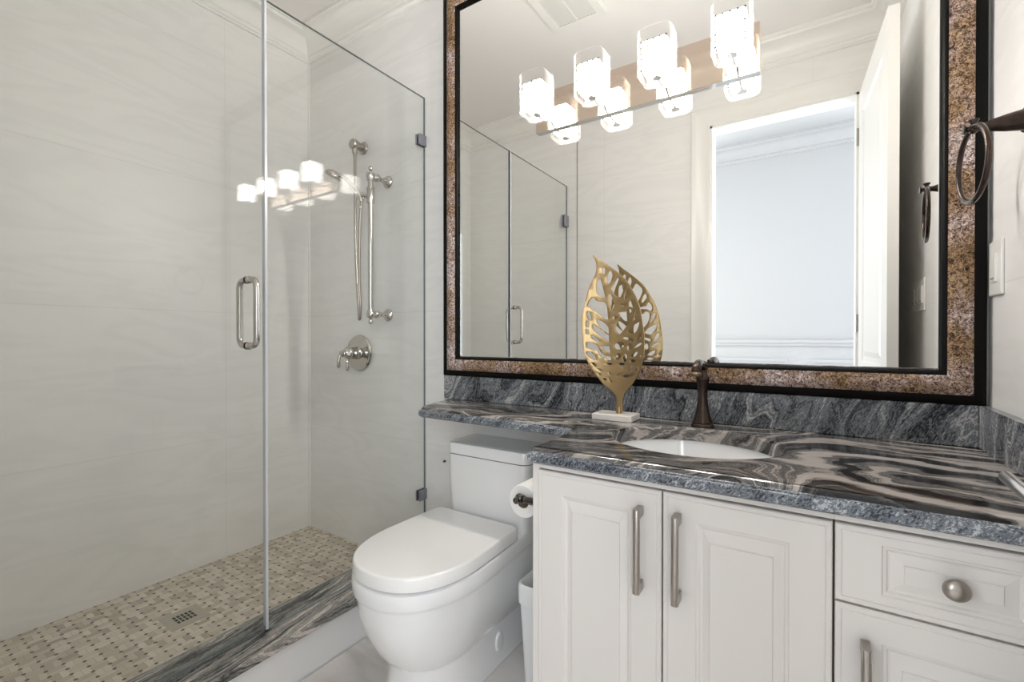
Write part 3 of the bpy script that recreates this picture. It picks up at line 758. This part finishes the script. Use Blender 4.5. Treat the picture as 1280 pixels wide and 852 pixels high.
# ------------------------------------------------------------------ shower glass
ZG = 2.247; GT = 0.010
YJ = 0.826
def pane(x0, x1, y0, y1, z0, z1):
    bm = bmesh.new(); fs = bm_box(bm, x0, x1, y0, y1, z0, z1)
    for f in fs:
        f.normal_update()
    for i in (0, 1, 2, 3): fs[i].material_index = 1
    return bm
gp = thing('glass_panel', 'fixed clear glass shower panel meeting the back wall beside the toilet', 'shower panel', (XG, 1.2, ZCURB))
obj('pane', pane(XG - GT / 2, XG + GT / 2, YJ + 0.003, YB - 0.003, ZCURB + 0.0005, ZG), [M['glass'], M['glass_edge']], gp)
for z in (2.045, 0.418):
    bm = bmesh.new()
    for s in (-1, 1): 
        x = XG + s * (GT / 2 + 0.004)
        bm_box(bm, x - 0.004, x + 0.004, YB - 0.048, YB - 0.0005, z - 0.024, z + 0.024)
    bmesh.ops.bevel(bm, geom=bm.edges[:], offset=0.001, segments=1, affect='EDGES')
    obj('clip', bm, M['clip'], gp)
gd = thing('glass_door', 'clear frameless glass shower door with a D shaped pull handle', 'shower door', (XG, 0.45, ZCURB))
obj('pane', pane(XG - GT / 2, XG + GT / 2, YF + 0.006, YJ - 0.004, ZCURB + 0.014, ZG), [M['glass'], M['glass_edge']], gd)
obj('edge_seal', box(XG - 0.0085, XG + 0.0085, YJ - 0.0055, YJ + 0.0030, ZCURB + 0.004, ZG, 0.001), M['seal'], gd)['label'] = 'pale grey edge seal'
obj('bottom_seal', box(XG - 0.007, XG + 0.007, YF + 0.012, YJ - 0.005, ZCURB + 0.0005, ZCURB + 0.017, 0.001), M['clear_seal'], gd)['label'] = 'clear bottom sweep'
for z in (1.99, 0.42):
    bm = bmesh.new()
    for s in (-1, 1):
        x = XG + s * (GT / 2 + 0.005)
        bm_box(bm, x - 0.005, x + 0.005, YF + 0.0005, YF + 0.062, z - 0.042, z + 0.042)
    bmesh.ops.bevel(bm, geom=bm.edges[:], offset=0.0015, segments=1, affect='EDGES')
    obj('hinge', bm, M['clip'], gd)
bm = bmesh.new()
hy, hz0, hz1 = 0.770, 1.114, 1.324; so = 0.052
for s in (-1, 1):
    pts = [(XG + s * GT / 2, hy, hz1)]
    r = 0.026
    for k in range(7):
        a = k / 6 * PI / 2; pts.append((XG + s * (so - r + r * math.sin(a)), hy, hz1 - r + r * math.cos(a)))
    for k in range(7):
        a = k / 6 * PI / 2; pts.append((XG + s * (so - r + r * math.cos(a)), hy, hz0 + r - r * math.sin(a)))
    pts.append((XG + s * GT / 2, hy, hz0))
    tube(bm, pts, 0.0095, 18)
    for z in (hz0, hz1): lathe(bm, [(0.0125, 0), (0.0125, 0.004), (0.0105, 0.006)], (XG + s * GT / 2, hy, z), (s, 0, 0), 20)
obj('handle', bm, M['polished'], gd, 45)['label'] = 'polished back to back D handle'

# ------------------------------------------------------------------ shower fittings on the back wall
bxx, byy = -1.75, 1.46
sb = thing('shower_slide_bar', 'vertical nickel slide bar with ball finials on the shower back wall', 'shower bar', (bxx, YB, 1.58))
bz0, bz1 = 1.252, 1.905
bm = bmesh.new(); lathe(bm, [(0.0125, 0), (0.0125, bz1 - bz0)], (bxx, byy, bz0), (0, 0, 1), 24); obj('bar', bm, M['polished'], sb, 40)
for z, up in ((bz1, 1), (bz0, -1)):
    bm = bmesh.new()
    lathe(bm, [(0.030, 0.0), (0.031, 0.004), (0.028, 0.009), (0.022, 0.014), (0.0165, 0.018), (0.017, 0.023), (0.012, 0.030), (0.0105, 0.044), (0.013, 0.058), (0.018, 0.066), (0.0195, 0.074), (0.016, 0.084), (0.011, 0.090), (0.013, 0.1), (0.013, 0.11)], (bxx, YB - 0.0005, z), (0, -1, 0), 28)
    b = obj('bracket', bm, M['polished'], sb, 50)
    bm = bmesh.new()
    lathe(bm, [(0.017, -0.022), (0.0185, -0.018), (0.0165, -0.013), (0.0205, -0.004), (0.0215, 0.004), (0.018, 0.014), (0.010, 0.020), (0.0065, 0.024), (0.0095, 0.029), (0.0115, 0.036), (0.0095, 0.043), (0.004, 0.0475), (0.0001, 0.0485)], (bxx, byy, z), (0, 0, up), 28)
    obj('finial', bm, M['polished'], b, 50)
bm = bmesh.new()
lathe(bm, [(0.0165, 0), (0.0175, 0.003), (0.0175, 0.06), (0.0165, 0.064), (0.019, 0.068), (0.019, 0.074), (0.0165, 0.078)], (bxx, byy, 1.775), (0, 0, 1), 24)
tube(bm, [(bxx, byy, 1.812), (bxx - 0.020, byy - 0.012, 1.812), (bxx - 0.034, byy - 0.020, 1.816)], [0.012, 0.010, 0.012], 14)
tube(bm, [(bxx - 0.046, byy - 0.026, 1.756), (bxx - 0.042, byy - 0.022, 1.785), (bxx - 0.030, byy - 0.014, 1.806)], [0.009, 0.007, 0.006], 12)
obj('slider', bm, M['polished'], sb, 45)

hs = thing('hand_shower', 'hand shower head tilted in its holder with a hanging metal hose', 'shower head', (bxx - 0.04, byy - 0.03, 1.79))
hx_, hy_ = bxx - 0.038, byy - 0.026
bm = bmesh.new()
hp = catmull([(hx_ + 0.004, hy_ + 0.004, 1.782), (hx_ - 0.012, hy_ - 0.008, 1.822), (hx_ - 0.040, hy_ - 0.026, 1.868), (hx_ - 0.066, hy_ - 0.044, 1.898), (hx_ - 0.088, hy_ - 0.058, 1.908)], 5, False)
nrr = len(hp)
tube(bm, hp, [0.0095 + 0.004 * math.sin(PI * min(1, i / (nrr * 0.55))) for i in range(nrr)], 16)
obj('handle', bm, M['polished'], hs, 50)
bm = bmesh.new()
hd = Vector((-0.42, -0.28, -0.86)).normalized(); hc = Vector((hx_ - 0.108, hy_ - 0.070, 1.908)) - hd * 0.018
lathe(bm, [(0.006, -0.004), (0.020, 0.0), (0.034, 0.010), (0.039, 0.020), (0.038, 0.027), (0.034, 0.030), (0.0001, 0.0285)], hc, hd, 30)
obj('spray_head', bm, M['polished'], hs, 50)
bm = bmesh.new()
hose = catmull([(-1.930, 1.513, 2.085), (-1.926, 1.510, 1.98), (-1.916, 1.503, 1.80), (-1.902, 1.496, 1.55), (-1.876, 1.486, 1.36), (-1.858, 1.478, 1.27), (-1.846, 1.470, 1.232), (-1.832, 1.463, 1.245), (-1.822, 1.458, 1.31), (-1.826, 1.455, 1.42), (-1.815, 1.448, 1.58), (-1.800, 1.440, 1.70), (hx_ + 0.004, hy_ + 0.004, 1.782)], 10, False)
tube(bm, hose, [0.0068 + (0.0007 if i % 2 else 0) for i in range(len(hose))], 12)
obj('hose', bm, M['nickel'], hs, 60)

eo = thing('shower_wall_outlet', 'round nickel wall outlet elbow feeding the shower hose', 'shower outlet', (-1.935, YB, 2.105))
bm = bmesh.new()
lathe(bm, [(0.031, 0.0), (0.032, 0.004), (0.027, 0.010), (0.020, 0.014)], (-1.932, YB - 0.0005, 2.112), (0, -1, 0), 28)
lathe(bm, [(0.018, 0.012), (0.021, 0.040), (0.0265, 0.058), (0.0265, 0.070), (0.022, 0.076), (0.0001, 0.078)], (-1.932, YB, 2.112), (0, -1, 0), 24)
lathe(bm, [(0.016, 0.0), (0.013, 0.020), (0.013, 0.028), (0.010, 0.031), (0.010, 0.04)], (-1.931, 1.513, 2.098), (0, 0, -1), 20)
obj('elbow', bm, M['nickel'], eo, 45)

vv = thing('shower_valve', 'round nickel shower control plate with small levers below the slide bar', 'shower valve', (-1.965, YB, 1.062))
bm = bmesh.new()
lathe(bm, [(0.092, 0.0), (0.094, 0.005), (0.091, 0.011), (0.083, 0.013), (0.078, 0.010), (0.070, 0.009), (0.050, 0.012), (0.036, 0.015)], (-1.965, YB - 0.0005, 1.062), (0, -1, 0), 44)
obj('escutcheon', bm, M['polished'], vv, 45)
bm = bmesh.new()
lathe(bm, [(0.034, 0.014), (0.035, 0.018), (0.031, 0.022), (0.030, 0.060), (0.033, 0.064), (0.036, 0.072), (0.030, 0.084), (0.020, 0.094), (0.017, 0.100), (0.019, 0.108), (0.013, 0.116), (0.0001, 0.119)], (-1.965, YB, 1.062), (0, -1, 0), 30)
obj('hub', bm, M['polished'], vv, 50)
for (dx, y, zz) in ((0.012, YB - 0.078, 1.035), (-0.006, YB - 0.110, 1.050)):
    bm = bmesh.new()
    pts = [(-1.965 + dx * 0.3, y, zz + 0.012), (-1.965 + dx, y - 0.010, zz - 0.004), (-1.965 + dx * 1.4, y - 0.014, zz - 0.028), (-1.965 + dx * 1.6, y - 0.013, zz - 0.052), (-1.965 + dx * 1.6, y - 0.012, zz - 0.060)]
    tube(bm, pts, [0.0075, 0.0060, 0.0080, 0.0095, 0.0045], 14)
    obj('lever', bm, M['polished'], vv, 50)

dr = thing('shower_drain', 'small dark slotted drain set in the mosaic shower floor', 'drain', (-2.018, 0.79, ZSH))
obj('drain_tile', box(-2.083, -1.953, 0.725, 0.855, ZSH - 0.002, ZSH + 0.0012, 0.0005), plain('drain_stone', (0.44, 0.40, 0.32), 0.35, vary=0.06), dr)
bm = bmesh.new()
for i in range(5):
    for j in range(3):
        x = -2.048 + j * 0.0215; y = 0.758 + i * 0.0135
        bm_box(bm, x, x + 0.0165, y, y + 0.0095, ZSH + 0.0008, ZSH + 0.0016)
obj('slots', bm, M['drain'], dr)

# ------------------------------------------------------------------ toilet
TX = -1.040
def dloop(cx, hw, yf, yb, semi, z, e=2.25, n=40, rb=0.02, hwb=None):
    """plan outline: straight sides, rounded nose towards the viewer, rounded rear corners"""
    hwb = hwb or hw
    pts = []
    for k in range(n + 1):
        a = PI * k / n                        # from right (+x) over the nose to left
        c, s = math.cos(a), math.sin(a)
        x = math.copysign(abs(c) ** (2 / e), c) * hw; y = -(abs(s) ** (2 / e)) * semi
        pts.append((cx + x, yf + semi + y, z))
    ys = yf + semi
    for k in range(1, 6): pts.append((cx - hw + (hw - hwb) * k / 6, ys + (yb - rb - ys) * k / 6, z))
    for k in range(7):
        a = k / 6 * PI / 2
        pts.append((cx - hwb + rb - rb * math.cos(a), yb - rb + rb * math.sin(a), z))
    for k in range(7):
        a = k / 6 * PI / 2
        pts.append((cx + hwb - rb + rb * math.sin(a), yb - rb + rb * math.cos(a), z))
    for k in range(5, 0, -1): pts.append((cx + hw - (hw - hwb) * k / 6, ys + (yb - rb - ys) * k / 6, z))
    return pts
to = thing('toilet', 'white one piece skirted toilet with closed lid between shower and vanity', 'toilet', (TX, 1.25, 0))
bm = bmesh.new()
YTB = YB - 0.012
secs = [  # half width, front y, nose length, z
    (0.131, 0.962, 0.19, 0.000), (0.134, 0.957, 0.19, 0.005), (0.132, 0.962, 0.19, 0.06), (0.130, 0.968, 0.19, 0.140), (0.132, 0.964, 0.19, 0.151), (0.137, 0.954, 0.20, 0.157),
    (0.146, 0.939, 0.215, 0.173), (0.158, 0.920, 0.23, 0.200), (0.170, 0.900, 0.245, 0.237), (0.180, 0.882, 0.255, 0.278), (0.188, 0.870, 0.260, 0.324), (0.1925, 0.863, 0.262, 0.372), (0.1935, 0.861, 0.262, 0.384), (0.1945, 0.860, 0.262, 0.3855),
    (0.1990, 0.854, 0.264, 0.3875), (0.2005, 0.852, 0.264, 0.396), (0.2010, 0.851, 0.264, 0.420), (0.1985, 0.854, 0.262, 0.430), (0.192, 0.862, 0.258, 0.4345)]
loft(bm, [dloop(TX, hw, yf, YTB, se, z, 2.2, hwb=min(hw, 0.178)) for hw, yf, se, z in secs])
obj('bowl', bm, M['porcelain'], to, 32)
bm = bmesh.new()
loft(bm, [dloop(TX, 0.189 + a, 0.866 - a, 1.352, 0.25, z, 2.3, rb=0.022, hwb=0.181 + a) for a, z in ((-0.004, 0.4347), (-0.004, 0.4405))])  # dark strip put in for the shade under the seat
obj('seat_shadow_strip', bm, M['gap'], to, 40)['label'] = 'dark shadow line under the seat'
bm = bmesh.new()
loft(bm, [dloop(TX, 0.194 + a, 0.860 - a, 1.357 + a, 0.252, z, 2.3, rb=0.026, hwb=0.186 + a) for a, z in ((-0.001, 0.4405), (0.003, 0.4420), (0.003, 0.450), (0.0015, 0.474), (0.000, 0.4780), (-0.0025, 0.4800), (-0.0055, 0.4808))])
obj('seat_lid', bm, M['seat'], to, 35)
bm = bmesh.new()
def rr2(x0, x1, y0, y1, r, z, n=6):
    return rrect((x0 + x1) / 2, (y0 + y1) / 2, (x1 - x0) / 2, (y1 - y0) / 2, r, z, n)
TX0, TX1, TY0 = -1.212, -0.842, 1.386
loft(bm, [rr2(TX0 + 0.012 - d, TX1 - 0.012 + d, TY0 + 0.004 - e, YTB, 0.028, z) for d, e, z in ((-0.004, -0.012, 0.425), (0.0, -0.004, 0.455), (0.006, 0.0, 0.50), (0.011, 0.003, 0.60), (0.012, 0.004, 0.6835))])
obj('tank', bm, M['porcelain'], to, 40)
bm = bmesh.new()
loft(bm, [rr2(TX0 + 0.004, TX1 - 0.004, TY0 + 0.003, YTB, 0.026, z) for z in (0.6835, 0.6865)])
obj('tank_gasket', bm, M['gap'], to, 40)['label'] = 'dark joint under the tank lid'
bm = bmesh.new()
loft(bm, [rr2(TX0 - d, TX1 + d, TY0 - d, YTB + 0.002, 0.03, z) for d, z in ((0.0, 0.6865), (0.002, 0.689), (0.002, 0.722), (0.0, 0.728), (-0.006, 0.731), (-0.02, 0.732))])
obj('tank_lid', bm, M['porcelain'], to, 35)
bm = bmesh.new()
yb_, zb_ = 1.31, 0.085
loft(bm, [[(TX + 0.1315 + d, yb_ + s * 0.022 * math.cos(2 * PI * k / 24), zb_ + s * 0.034 * math.sin(2 * PI * k / 24)) for k in range(24)] for d, s in ((-0.004, 1.0), (0.003, 1.0), (0.0055, 0.9), (0.0058, 0.6))])
obj('bolt_cap', bm, M['porcelain'], to, 50)
bm = bmesh.new(); lathe(bm, [(0.006, 0), (0.0055, 0.002), (0.002, 0.003)], (TX - 0.150, 0.938, 0.345), (-0.6, -0.8, -0.1), 16)
obj('badge', bm, M['nickel'], to, 40)
bm = bmesh.new()
lathe(bm, [(0.004, 0), (0.006, 0.006), (0.004, 0.012)], (-1.381, YB - 0.0005, 0.586), (0, -1, 0), 14)
tag(obj('wall_plug', bm, M['darknickel'], None, 50), 'tiny dark plug on the wall left of the toilet tank', 'plug')

# ------------------------------------------------------------------ toilet paper on the vanity side
tp = thing('paper_holder', 'dark metal paper holder fixed to the left side of the vanity', 'paper holder', (CX0, 1.10, 0.70))
rx, ry, rz = -0.668, 1.075, 0.700
bm = bmesh.new()
lathe(bm, [(0.021, 0), (0.021, 0.004), (0.017, 0.008), (0.0135, 0.025), (0.0105, 0.050), (0.0085, 0.066), (0.010, 0.074)], (CX0 + 0.003, ry - 0.012, rz), (-1, 0, 0), 24)
tube(bm, [(rx + 0.012, ry - 0.012, rz), (rx, ry - 0.012, rz)], 0.010, 16)
obj('post', bm, M['darknickel'], tp, 45)
bm = bmesh.new()
lathe(bm, [(0.0065, 0.150), (0.0065, 0.0), (0.012, -0.004), (0.0145, -0.010), (0.012, -0.017), (0.008, -0.020), (0.0095, -0.024), (0.0085, -0.031), (0.0001, -0.034)], (rx, ry - 0.002, rz), (0, 1, 0), 24)
obj('spindle', bm, M['darknickel'], tp, 45)
def roll():
    bm = bmesh.new(); R0, R1, n = 0.019, 0.0455, 48
    cz = rz - (R0 - 0.0066)
    y0, y1 = ry + 0.004, ry + 0.106
    loops = []
    for r, y in ((R0, y0), (R1 - 0.002, y0), (R1, y0 + 0.002), (R1, y1 - 0.002), (R1 - 0.002, y1), (R0, y1), (R0, y0)):
        loops.append([(rx + r * math.cos(2 * PI * k / n), y, cz + r * math.sin(2 * PI * k / n)) for k in range(n)])
    loft(bm, loops, False, False); bmesh.ops.remove_doubles(bm, verts=bm.verts, dist=0.0002)
    return bm
tpr = thing('toilet_roll', 'white toilet paper roll hanging beside the vanity', 'toilet roll', (rx, ry + 0.05, rz))
obj('paper', roll(), M['paper'], tpr, 45)
bm = bmesh.new()
loft(bm, [[(rx + r * math.cos(2 * PI * k / 32), y, rz - 0.0124 + r * math.sin(2 * PI * k / 32)) for k in range(32)] for r, y in ((0.0188, ry + 0.0035), (0.0180, ry + 0.0035), (0.0180, ry + 0.1065), (0.0188, ry + 0.1065), (0.0188, ry + 0.0035))], False, False)
obj('cardboard_core', bm, plain('cardboard', (0.40, 0.30, 0.22), 0.8), tpr, 45)

# ------------------------------------------------------------------ waste bin
wb = thing('waste_bin', 'narrow white waste bin with a bag liner between toilet and vanity', 'bin', (-0.69, 1.33, 0))
bx0, bx1, by0, by1, bh = -0.775, -0.600, 1.215, 1.44, 0.365
bm = bmesh.new()
loft(bm, [rr2(bx0 + d, bx1 - d, by0 + d, by1 - d, 0.022, z) for d, z in ((0.020, 0.0), (0.016, 0.004), (0.0, bh), (0.004, bh), (0.018, 0.012))], True, True)
obj('shell', bm, M['bin'], wb, 40)
bm = bmesh.new()
def bagloop(d, z, amp):
    base = rr2(bx0 - d, bx1 + d, by0 - d, by1 + d, 0.024, z, 8)
    return [(x + amp * math.sin(7.3 * i), y + amp * math.cos(5.1 * i), zz + amp * 1.6 * math.sin(3.7 * i + z * 90)) for i, (x, y, zz) in enumerate(base)]
loft(bm, [bagloop(0.002, bh - 0.055, 0.0008), bagloop(0.0025, bh - 0.03, 0.0008), bagloop(0.003, bh - 0.002, 0.001), bagloop(0.000, bh + 0.006, 0.0012), bagloop(-0.008, bh + 0.003, 0.001), bagloop(-0.011, bh - 0.05, 0.001), bagloop(-0.020, 0.03, 0.001)], False, True)
obj('bag_liner', bm, M['bag'], wb, True)

# ------------------------------------------------------------------ gold leaf ornament
lf = thing('leaf_ornament', 'gold openwork leaf on a pale stone block beside the faucet', 'ornament', (-0.545, 1.455, ZT))
obj('base', box(-0.607, -0.474, 1.411, 1.498, ZT + 0.0004, ZT + 0.0205, 0.0025), M['marble'], lf)['label'] = 'pale rectangular stone block'
LY = 1.457
# photograph measures converted to metres on the leaf's own plane
def A(pts, oy): return [(720 + x / 7.742, oy + y / 7.742) for x, y in pts]
yaw = math.radians(33.105); pit = math.radians(0.335); F_ = 575.37
fwd = Vector((-math.sin(yaw) * math.cos(pit), math.cos(yaw) * math.cos(pit), -math.sin(pit))); rgt = Vector((math.cos(yaw), math.sin(yaw), 0)); up_ = rgt.cross(fwd)
def to_plane(p):
    d = fwd + rgt * ((p[0] - 640) / F_) - up_ * ((p[1] - 426) / F_)
    t = LY / d.y
    return (d.x * t, d.z * t + CAM_H)
outline = A([(188, 78), (245, 120), (330, 180), (420, 250), (490, 320), (545, 410), (590, 490), (625, 590), (645, 700), (660, 800)], 310) + \
    A([(668, 180), (668, 260), (662, 350), (640, 440), (600, 530), (545, 620), (480, 690), (455, 740), (447, 800), (447, 915), (393, 915), (393, 800), (388, 740), (350, 685), (280, 630), (215, 540), (150, 430), (110, 320), (95, 200), (88, 60)], 400) + \
    A([(88, 700), (92, 640), (120, 520), (140, 420), (175, 320), (205, 250), (215, 180), (205, 120)], 310)
H3 = [[(258, 195), (275, 185), (290, 205), (285, 245), (270, 255), (258, 230)], [(300, 290), (320, 225), (340, 218), (355, 260), (340, 320), (315, 350), (300, 330)],
      [(340, 390), (375, 320), (400, 285), (440, 310), (470, 350), (465, 390), (440, 450), (420, 475), (380, 465), (360, 430)], [(205, 380), (210, 320), (235, 295), (250, 310), (270, 400), (285, 470), (270, 485), (225, 455), (210, 430)],
      [(320, 450), (335, 440), (355, 490), (370, 540), (355, 590), (335, 600), (325, 520)], [(460, 470), (480, 410), (500, 395), (515, 430), (500, 460), (470, 495)],
      [(430, 545), (470, 530), (510, 520), (530, 485), (560, 510), (570, 550), (555, 580), (520, 565), (480, 562), (440, 560)],
      [(405, 620), (480, 607), (495, 585), (530, 590), (545, 620), (540, 670), (515, 725), (480, 765), (430, 825), (400, 840), (378, 800), (385, 720), (420, 660)],
      [(352, 660), (372, 650), (398, 660), (385, 690), (360, 690)], [(130, 560), (150, 500), (185, 475), (210, 510), (270, 520), (298, 550), (308, 640), (308, 690), (270, 680), (220, 630), (190, 610), (170, 600), (155, 580)],
      [(125, 640), (140, 610), (152, 620), (165, 680), (158, 705), (140, 690)], [(205, 690), (230, 690), (295, 735), (315, 780), (312, 835), (280, 820), (220, 740)],
      [(557, 680), (580, 605), (598, 598), (603, 620), (590, 660), (550, 712)], [(492, 808), (530, 760), (608, 714), (618, 730), (598, 788), (560, 830), (512, 826)], [(118, 730), (130, 700), (146, 720), (142, 765), (124, 765)]]
H4 = [[(172, 60), (182, 38), (230, 78), (305, 130), (322, 170), (322, 220), (300, 205), (230, 148), (182, 98)], [(116, 100), (125, 87), (142, 108), (146, 136), (124, 136)], [(160, 138), (196, 160), (236, 204), (215, 210), (172, 185)],
      [(120, 240), (130, 212), (160, 212), (218, 245), (240, 300), (288, 342), (330, 352), (338, 388), (300, 395), (283, 358), (255, 365), (232, 340), (212, 298), (188, 294), (140, 275)], [(122, 310), (150, 302), (178, 322), (206, 368), (192, 386), (142, 352)],
      [(246, 250), (308, 247), (326, 262), (326, 318), (290, 306), (254, 274)], [(366, 240), (400, 207), (448, 212), (462, 235), (452, 268), (420, 286), (382, 282)], [(440, 172), (470, 162), (535, 172), (556, 182), (548, 210), (500, 194), (456, 188)],
      [(582, 198), (606, 132), (624, 114), (642, 132), (637, 168), (602, 202)], [(490, 250), (510, 227), (528, 242), (532, 278), (514, 297), (491, 280)], [(560, 262), (600, 227), (638, 212), (646, 225), (618, 250), (566, 274)],
      [(375, 350), (400, 322), (432, 322), (428, 358), (400, 382), (380, 378)], [(450, 342), (474, 322), (492, 342), (488, 388), (465, 406), (447, 380)], [(522, 345), (560, 313), (597, 303), (600, 320), (578, 350), (545, 362)],
      [(516, 388), (545, 377), (578, 388), (572, 405), (532, 408)], [(602, 362), (630, 338), (638, 350), (620, 375)], [(297, 422), (330, 412), (347, 425), (334, 440), (306, 436)], [(405, 418), (466, 418), (458, 463), (440, 463)],
      [(502, 480), (522, 443), (563, 438), (567, 460), (554, 488)], [(572, 480), (600, 444), (612, 448), (606, 480), (582, 490)], [(446, 550), (470, 528), (548, 515), (572, 526), (548, 543), (480, 560)], [(392, 540), (415, 512), (433, 507), (424, 538)],
      [(166, 412), (184, 407), (203, 435), (198, 453)], [(212, 467), (240, 467), (262, 490), (252, 498)], [(257, 562), (288, 567), (298, 580), (276, 583)], [(312, 557), (326, 562), (348, 598), (335, 598)], [(217, 507), (235, 512), (248, 530), (235, 533)], [(312, 492), (342, 520), (342, 537), (322, 528)]]
def leaf_mesh():
    cu = bpy.data.curves.new('leaf_curve', 'CURVE'); cu.dimensions = '2D'; cu.fill_mode = 'BOTH'; cu.extrude = 0.0022; cu.bevel_depth = 0.0008; cu.bevel_resolution = 1
    base = to_plane((774.0, 518.0))
    for ring, sub in [(outline, 3)] + [(A(h, 310), 3) for h in H3] + [(A(h, 400), 3) for h in H4]:
        pts = catmull([to_plane(p) for p in ring], sub)
        sp = cu.splines.new('POLY'); sp.points.add(len(pts) - 1); sp.use_cyclic_u = True
        for q, (x, z) in zip(sp.points, pts): q.co = (x - base[0], z - base[1], 0, 1)
    o = bpy.data.objects.new('leaf_curve', cu); C.objects.link(o)
    dg = bpy.context.evaluated_depsgraph_get()
    me = bpy.data.meshes.new_from_object(o.evaluated_get(dg))
    bpy.data.objects.remove(o); bpy.data.curves.remove(cu)
    bm = bmesh.new(); bm.from_mesh(me); bpy.data.meshes.remove(me)
    for k in range(-8, 9):
        bmesh.ops.bisect_plane(bm, geom=bm.verts[:] + bm.edges[:] + bm.faces[:], plane_co=(k * 0.014, 0, 0), plane_no=(1, 0, 0))
    for k in range(1, 22):
        bmesh.ops.bisect_plane(bm, geom=bm.verts[:] + bm.edges[:] + bm.faces[:], plane_co=(0, k * 0.025, 0), plane_no=(0, 1, 0))
    for v_ in bm.verts:
        x, z, y = v_.co.x, v_.co.y, v_.co.z
        cup = -2.2 * x * x * (1 if z > 0.05 else 0.3) + 0.030 * math.sin(max(0, z) / 0.53 * PI) * 0.25
        v_.co = (base[0] + x, LY - y + cup, base[1] + z)
    bmesh.ops.remove_doubles(bm, verts=bm.verts, dist=0.00005)
    return bm
obj('leaf', leaf_mesh(), M['gold'], lf, 30)
bm = bmesh.new()
sx_, sz_ = to_plane((774.0, 512.0))
lathe(bm, [(0.0085, 0), (0.0080, 0.012), (0.0060, 0.020)], (sx_, LY, ZT + 0.0205), (0, 0, 1), 18)
obj('stem_collar', bm, M['gold'], lf, 40)

# ------------------------------------------------------------------ towel ring
tr = thing('towel_ring', 'dark bronze towel ring on the right wall beside the mirror', 'towel ring', (XR, 1.322, 1.575))
tx, ty, tz = 0.2785, 1.322, 1.572
bm = bmesh.new()
lathe(bm, [(0.026, 0), (0.0265, 0.004), (0.024, 0.009), (0.0205, 0.011), (0.0195, 0.016), (0.0165, 0.034), (0.0120, 0.052), (0.0085, 0.064), (0.0070, 0.070), (0.0080, 0.074), (0.0075, 0.086)], (XR - 0.0005, ty, tz), (-1, 0, 0), 28)
obj('post', bm, M['bronze'], tr, 45)
bm = bmesh.new()
lathe(bm, [(0.0085, -0.006), (0.0105, -0.003), (0.0105, 0.003), (0.0085, 0.006)], (tx, ty, tz), (-1, 0, 0), 18)
lathe(bm, [(0.0045, 0.005), (0.0045, 0.010), (0.0085, 0.016), (0.0085, 0.018), (0.0001, 0.019)], (tx, ty, tz), (0, 0, 1), 18)
lathe(bm, [(0.006, 0.004), (0.005, 0.010), (0.0095, 0.013), (0.0095, 0.016), (0.0001, 0.017)], (tx, ty, tz), (-1, 0, 0), 18)
obj('finial', bm, M['bronze'], tr, 45)
bm = bmesh.new(); RR = 0.076; ca, sa = math.cos(math.radians(5)), math.sin(math.radians(5))
pts = [(tx - 0.001 - sa * RR * math.sin(2 * PI * k / 48), ty + ca * RR * math.sin(2 * PI * k / 48), tz - RR + 0.002 + RR * math.cos(2 * PI * k / 48)) for k in range(48)]
tube(bm, pts, 0.0052, 14, True)
obj('ring', bm, M['bronze'], tr, True)

# ------------------------------------------------------------------ switches on the right wall
def switch(y0, y1, z0, z1, name, label, nrock):
    s = thing(name, label, 'switch', (XR, (y0 + y1) / 2, (z0 + z1) / 2))
    bm = box(XR - 0.0065, XR - 0.0004, y0, y1, z0, z1, 0.002); obj('plate', bm, M['plastic'], s)
    w_ = (y1 - y0) / nrock
    for k in range(nrock):
        yc = y0 + (k + 0.5) * w_; zc = (z0 + z1) / 2
        r = obj('rocker', box(XR - 0.0105, XR - 0.006, yc - 0.0165, yc + 0.0165, zc - 0.033, zc + 0.033, 0.0015), M['plastic'], s)
        obj('slot', box(XR - 0.0112, XR - 0.0095, yc - 0.010, yc + 0.010, zc - 0.027, zc - 0.0225), M['plastic_dark'], r)
switch(1.462, 1.548, 1.238, 1.364, 'wall_switch', 'white wall switch on the right wall just beside the mirror frame', 1)
switch(0.56, 0.80, 1.245, 1.37, 'wall_switch', 'white wall switch behind the open door, seen only in the mirror', 3)
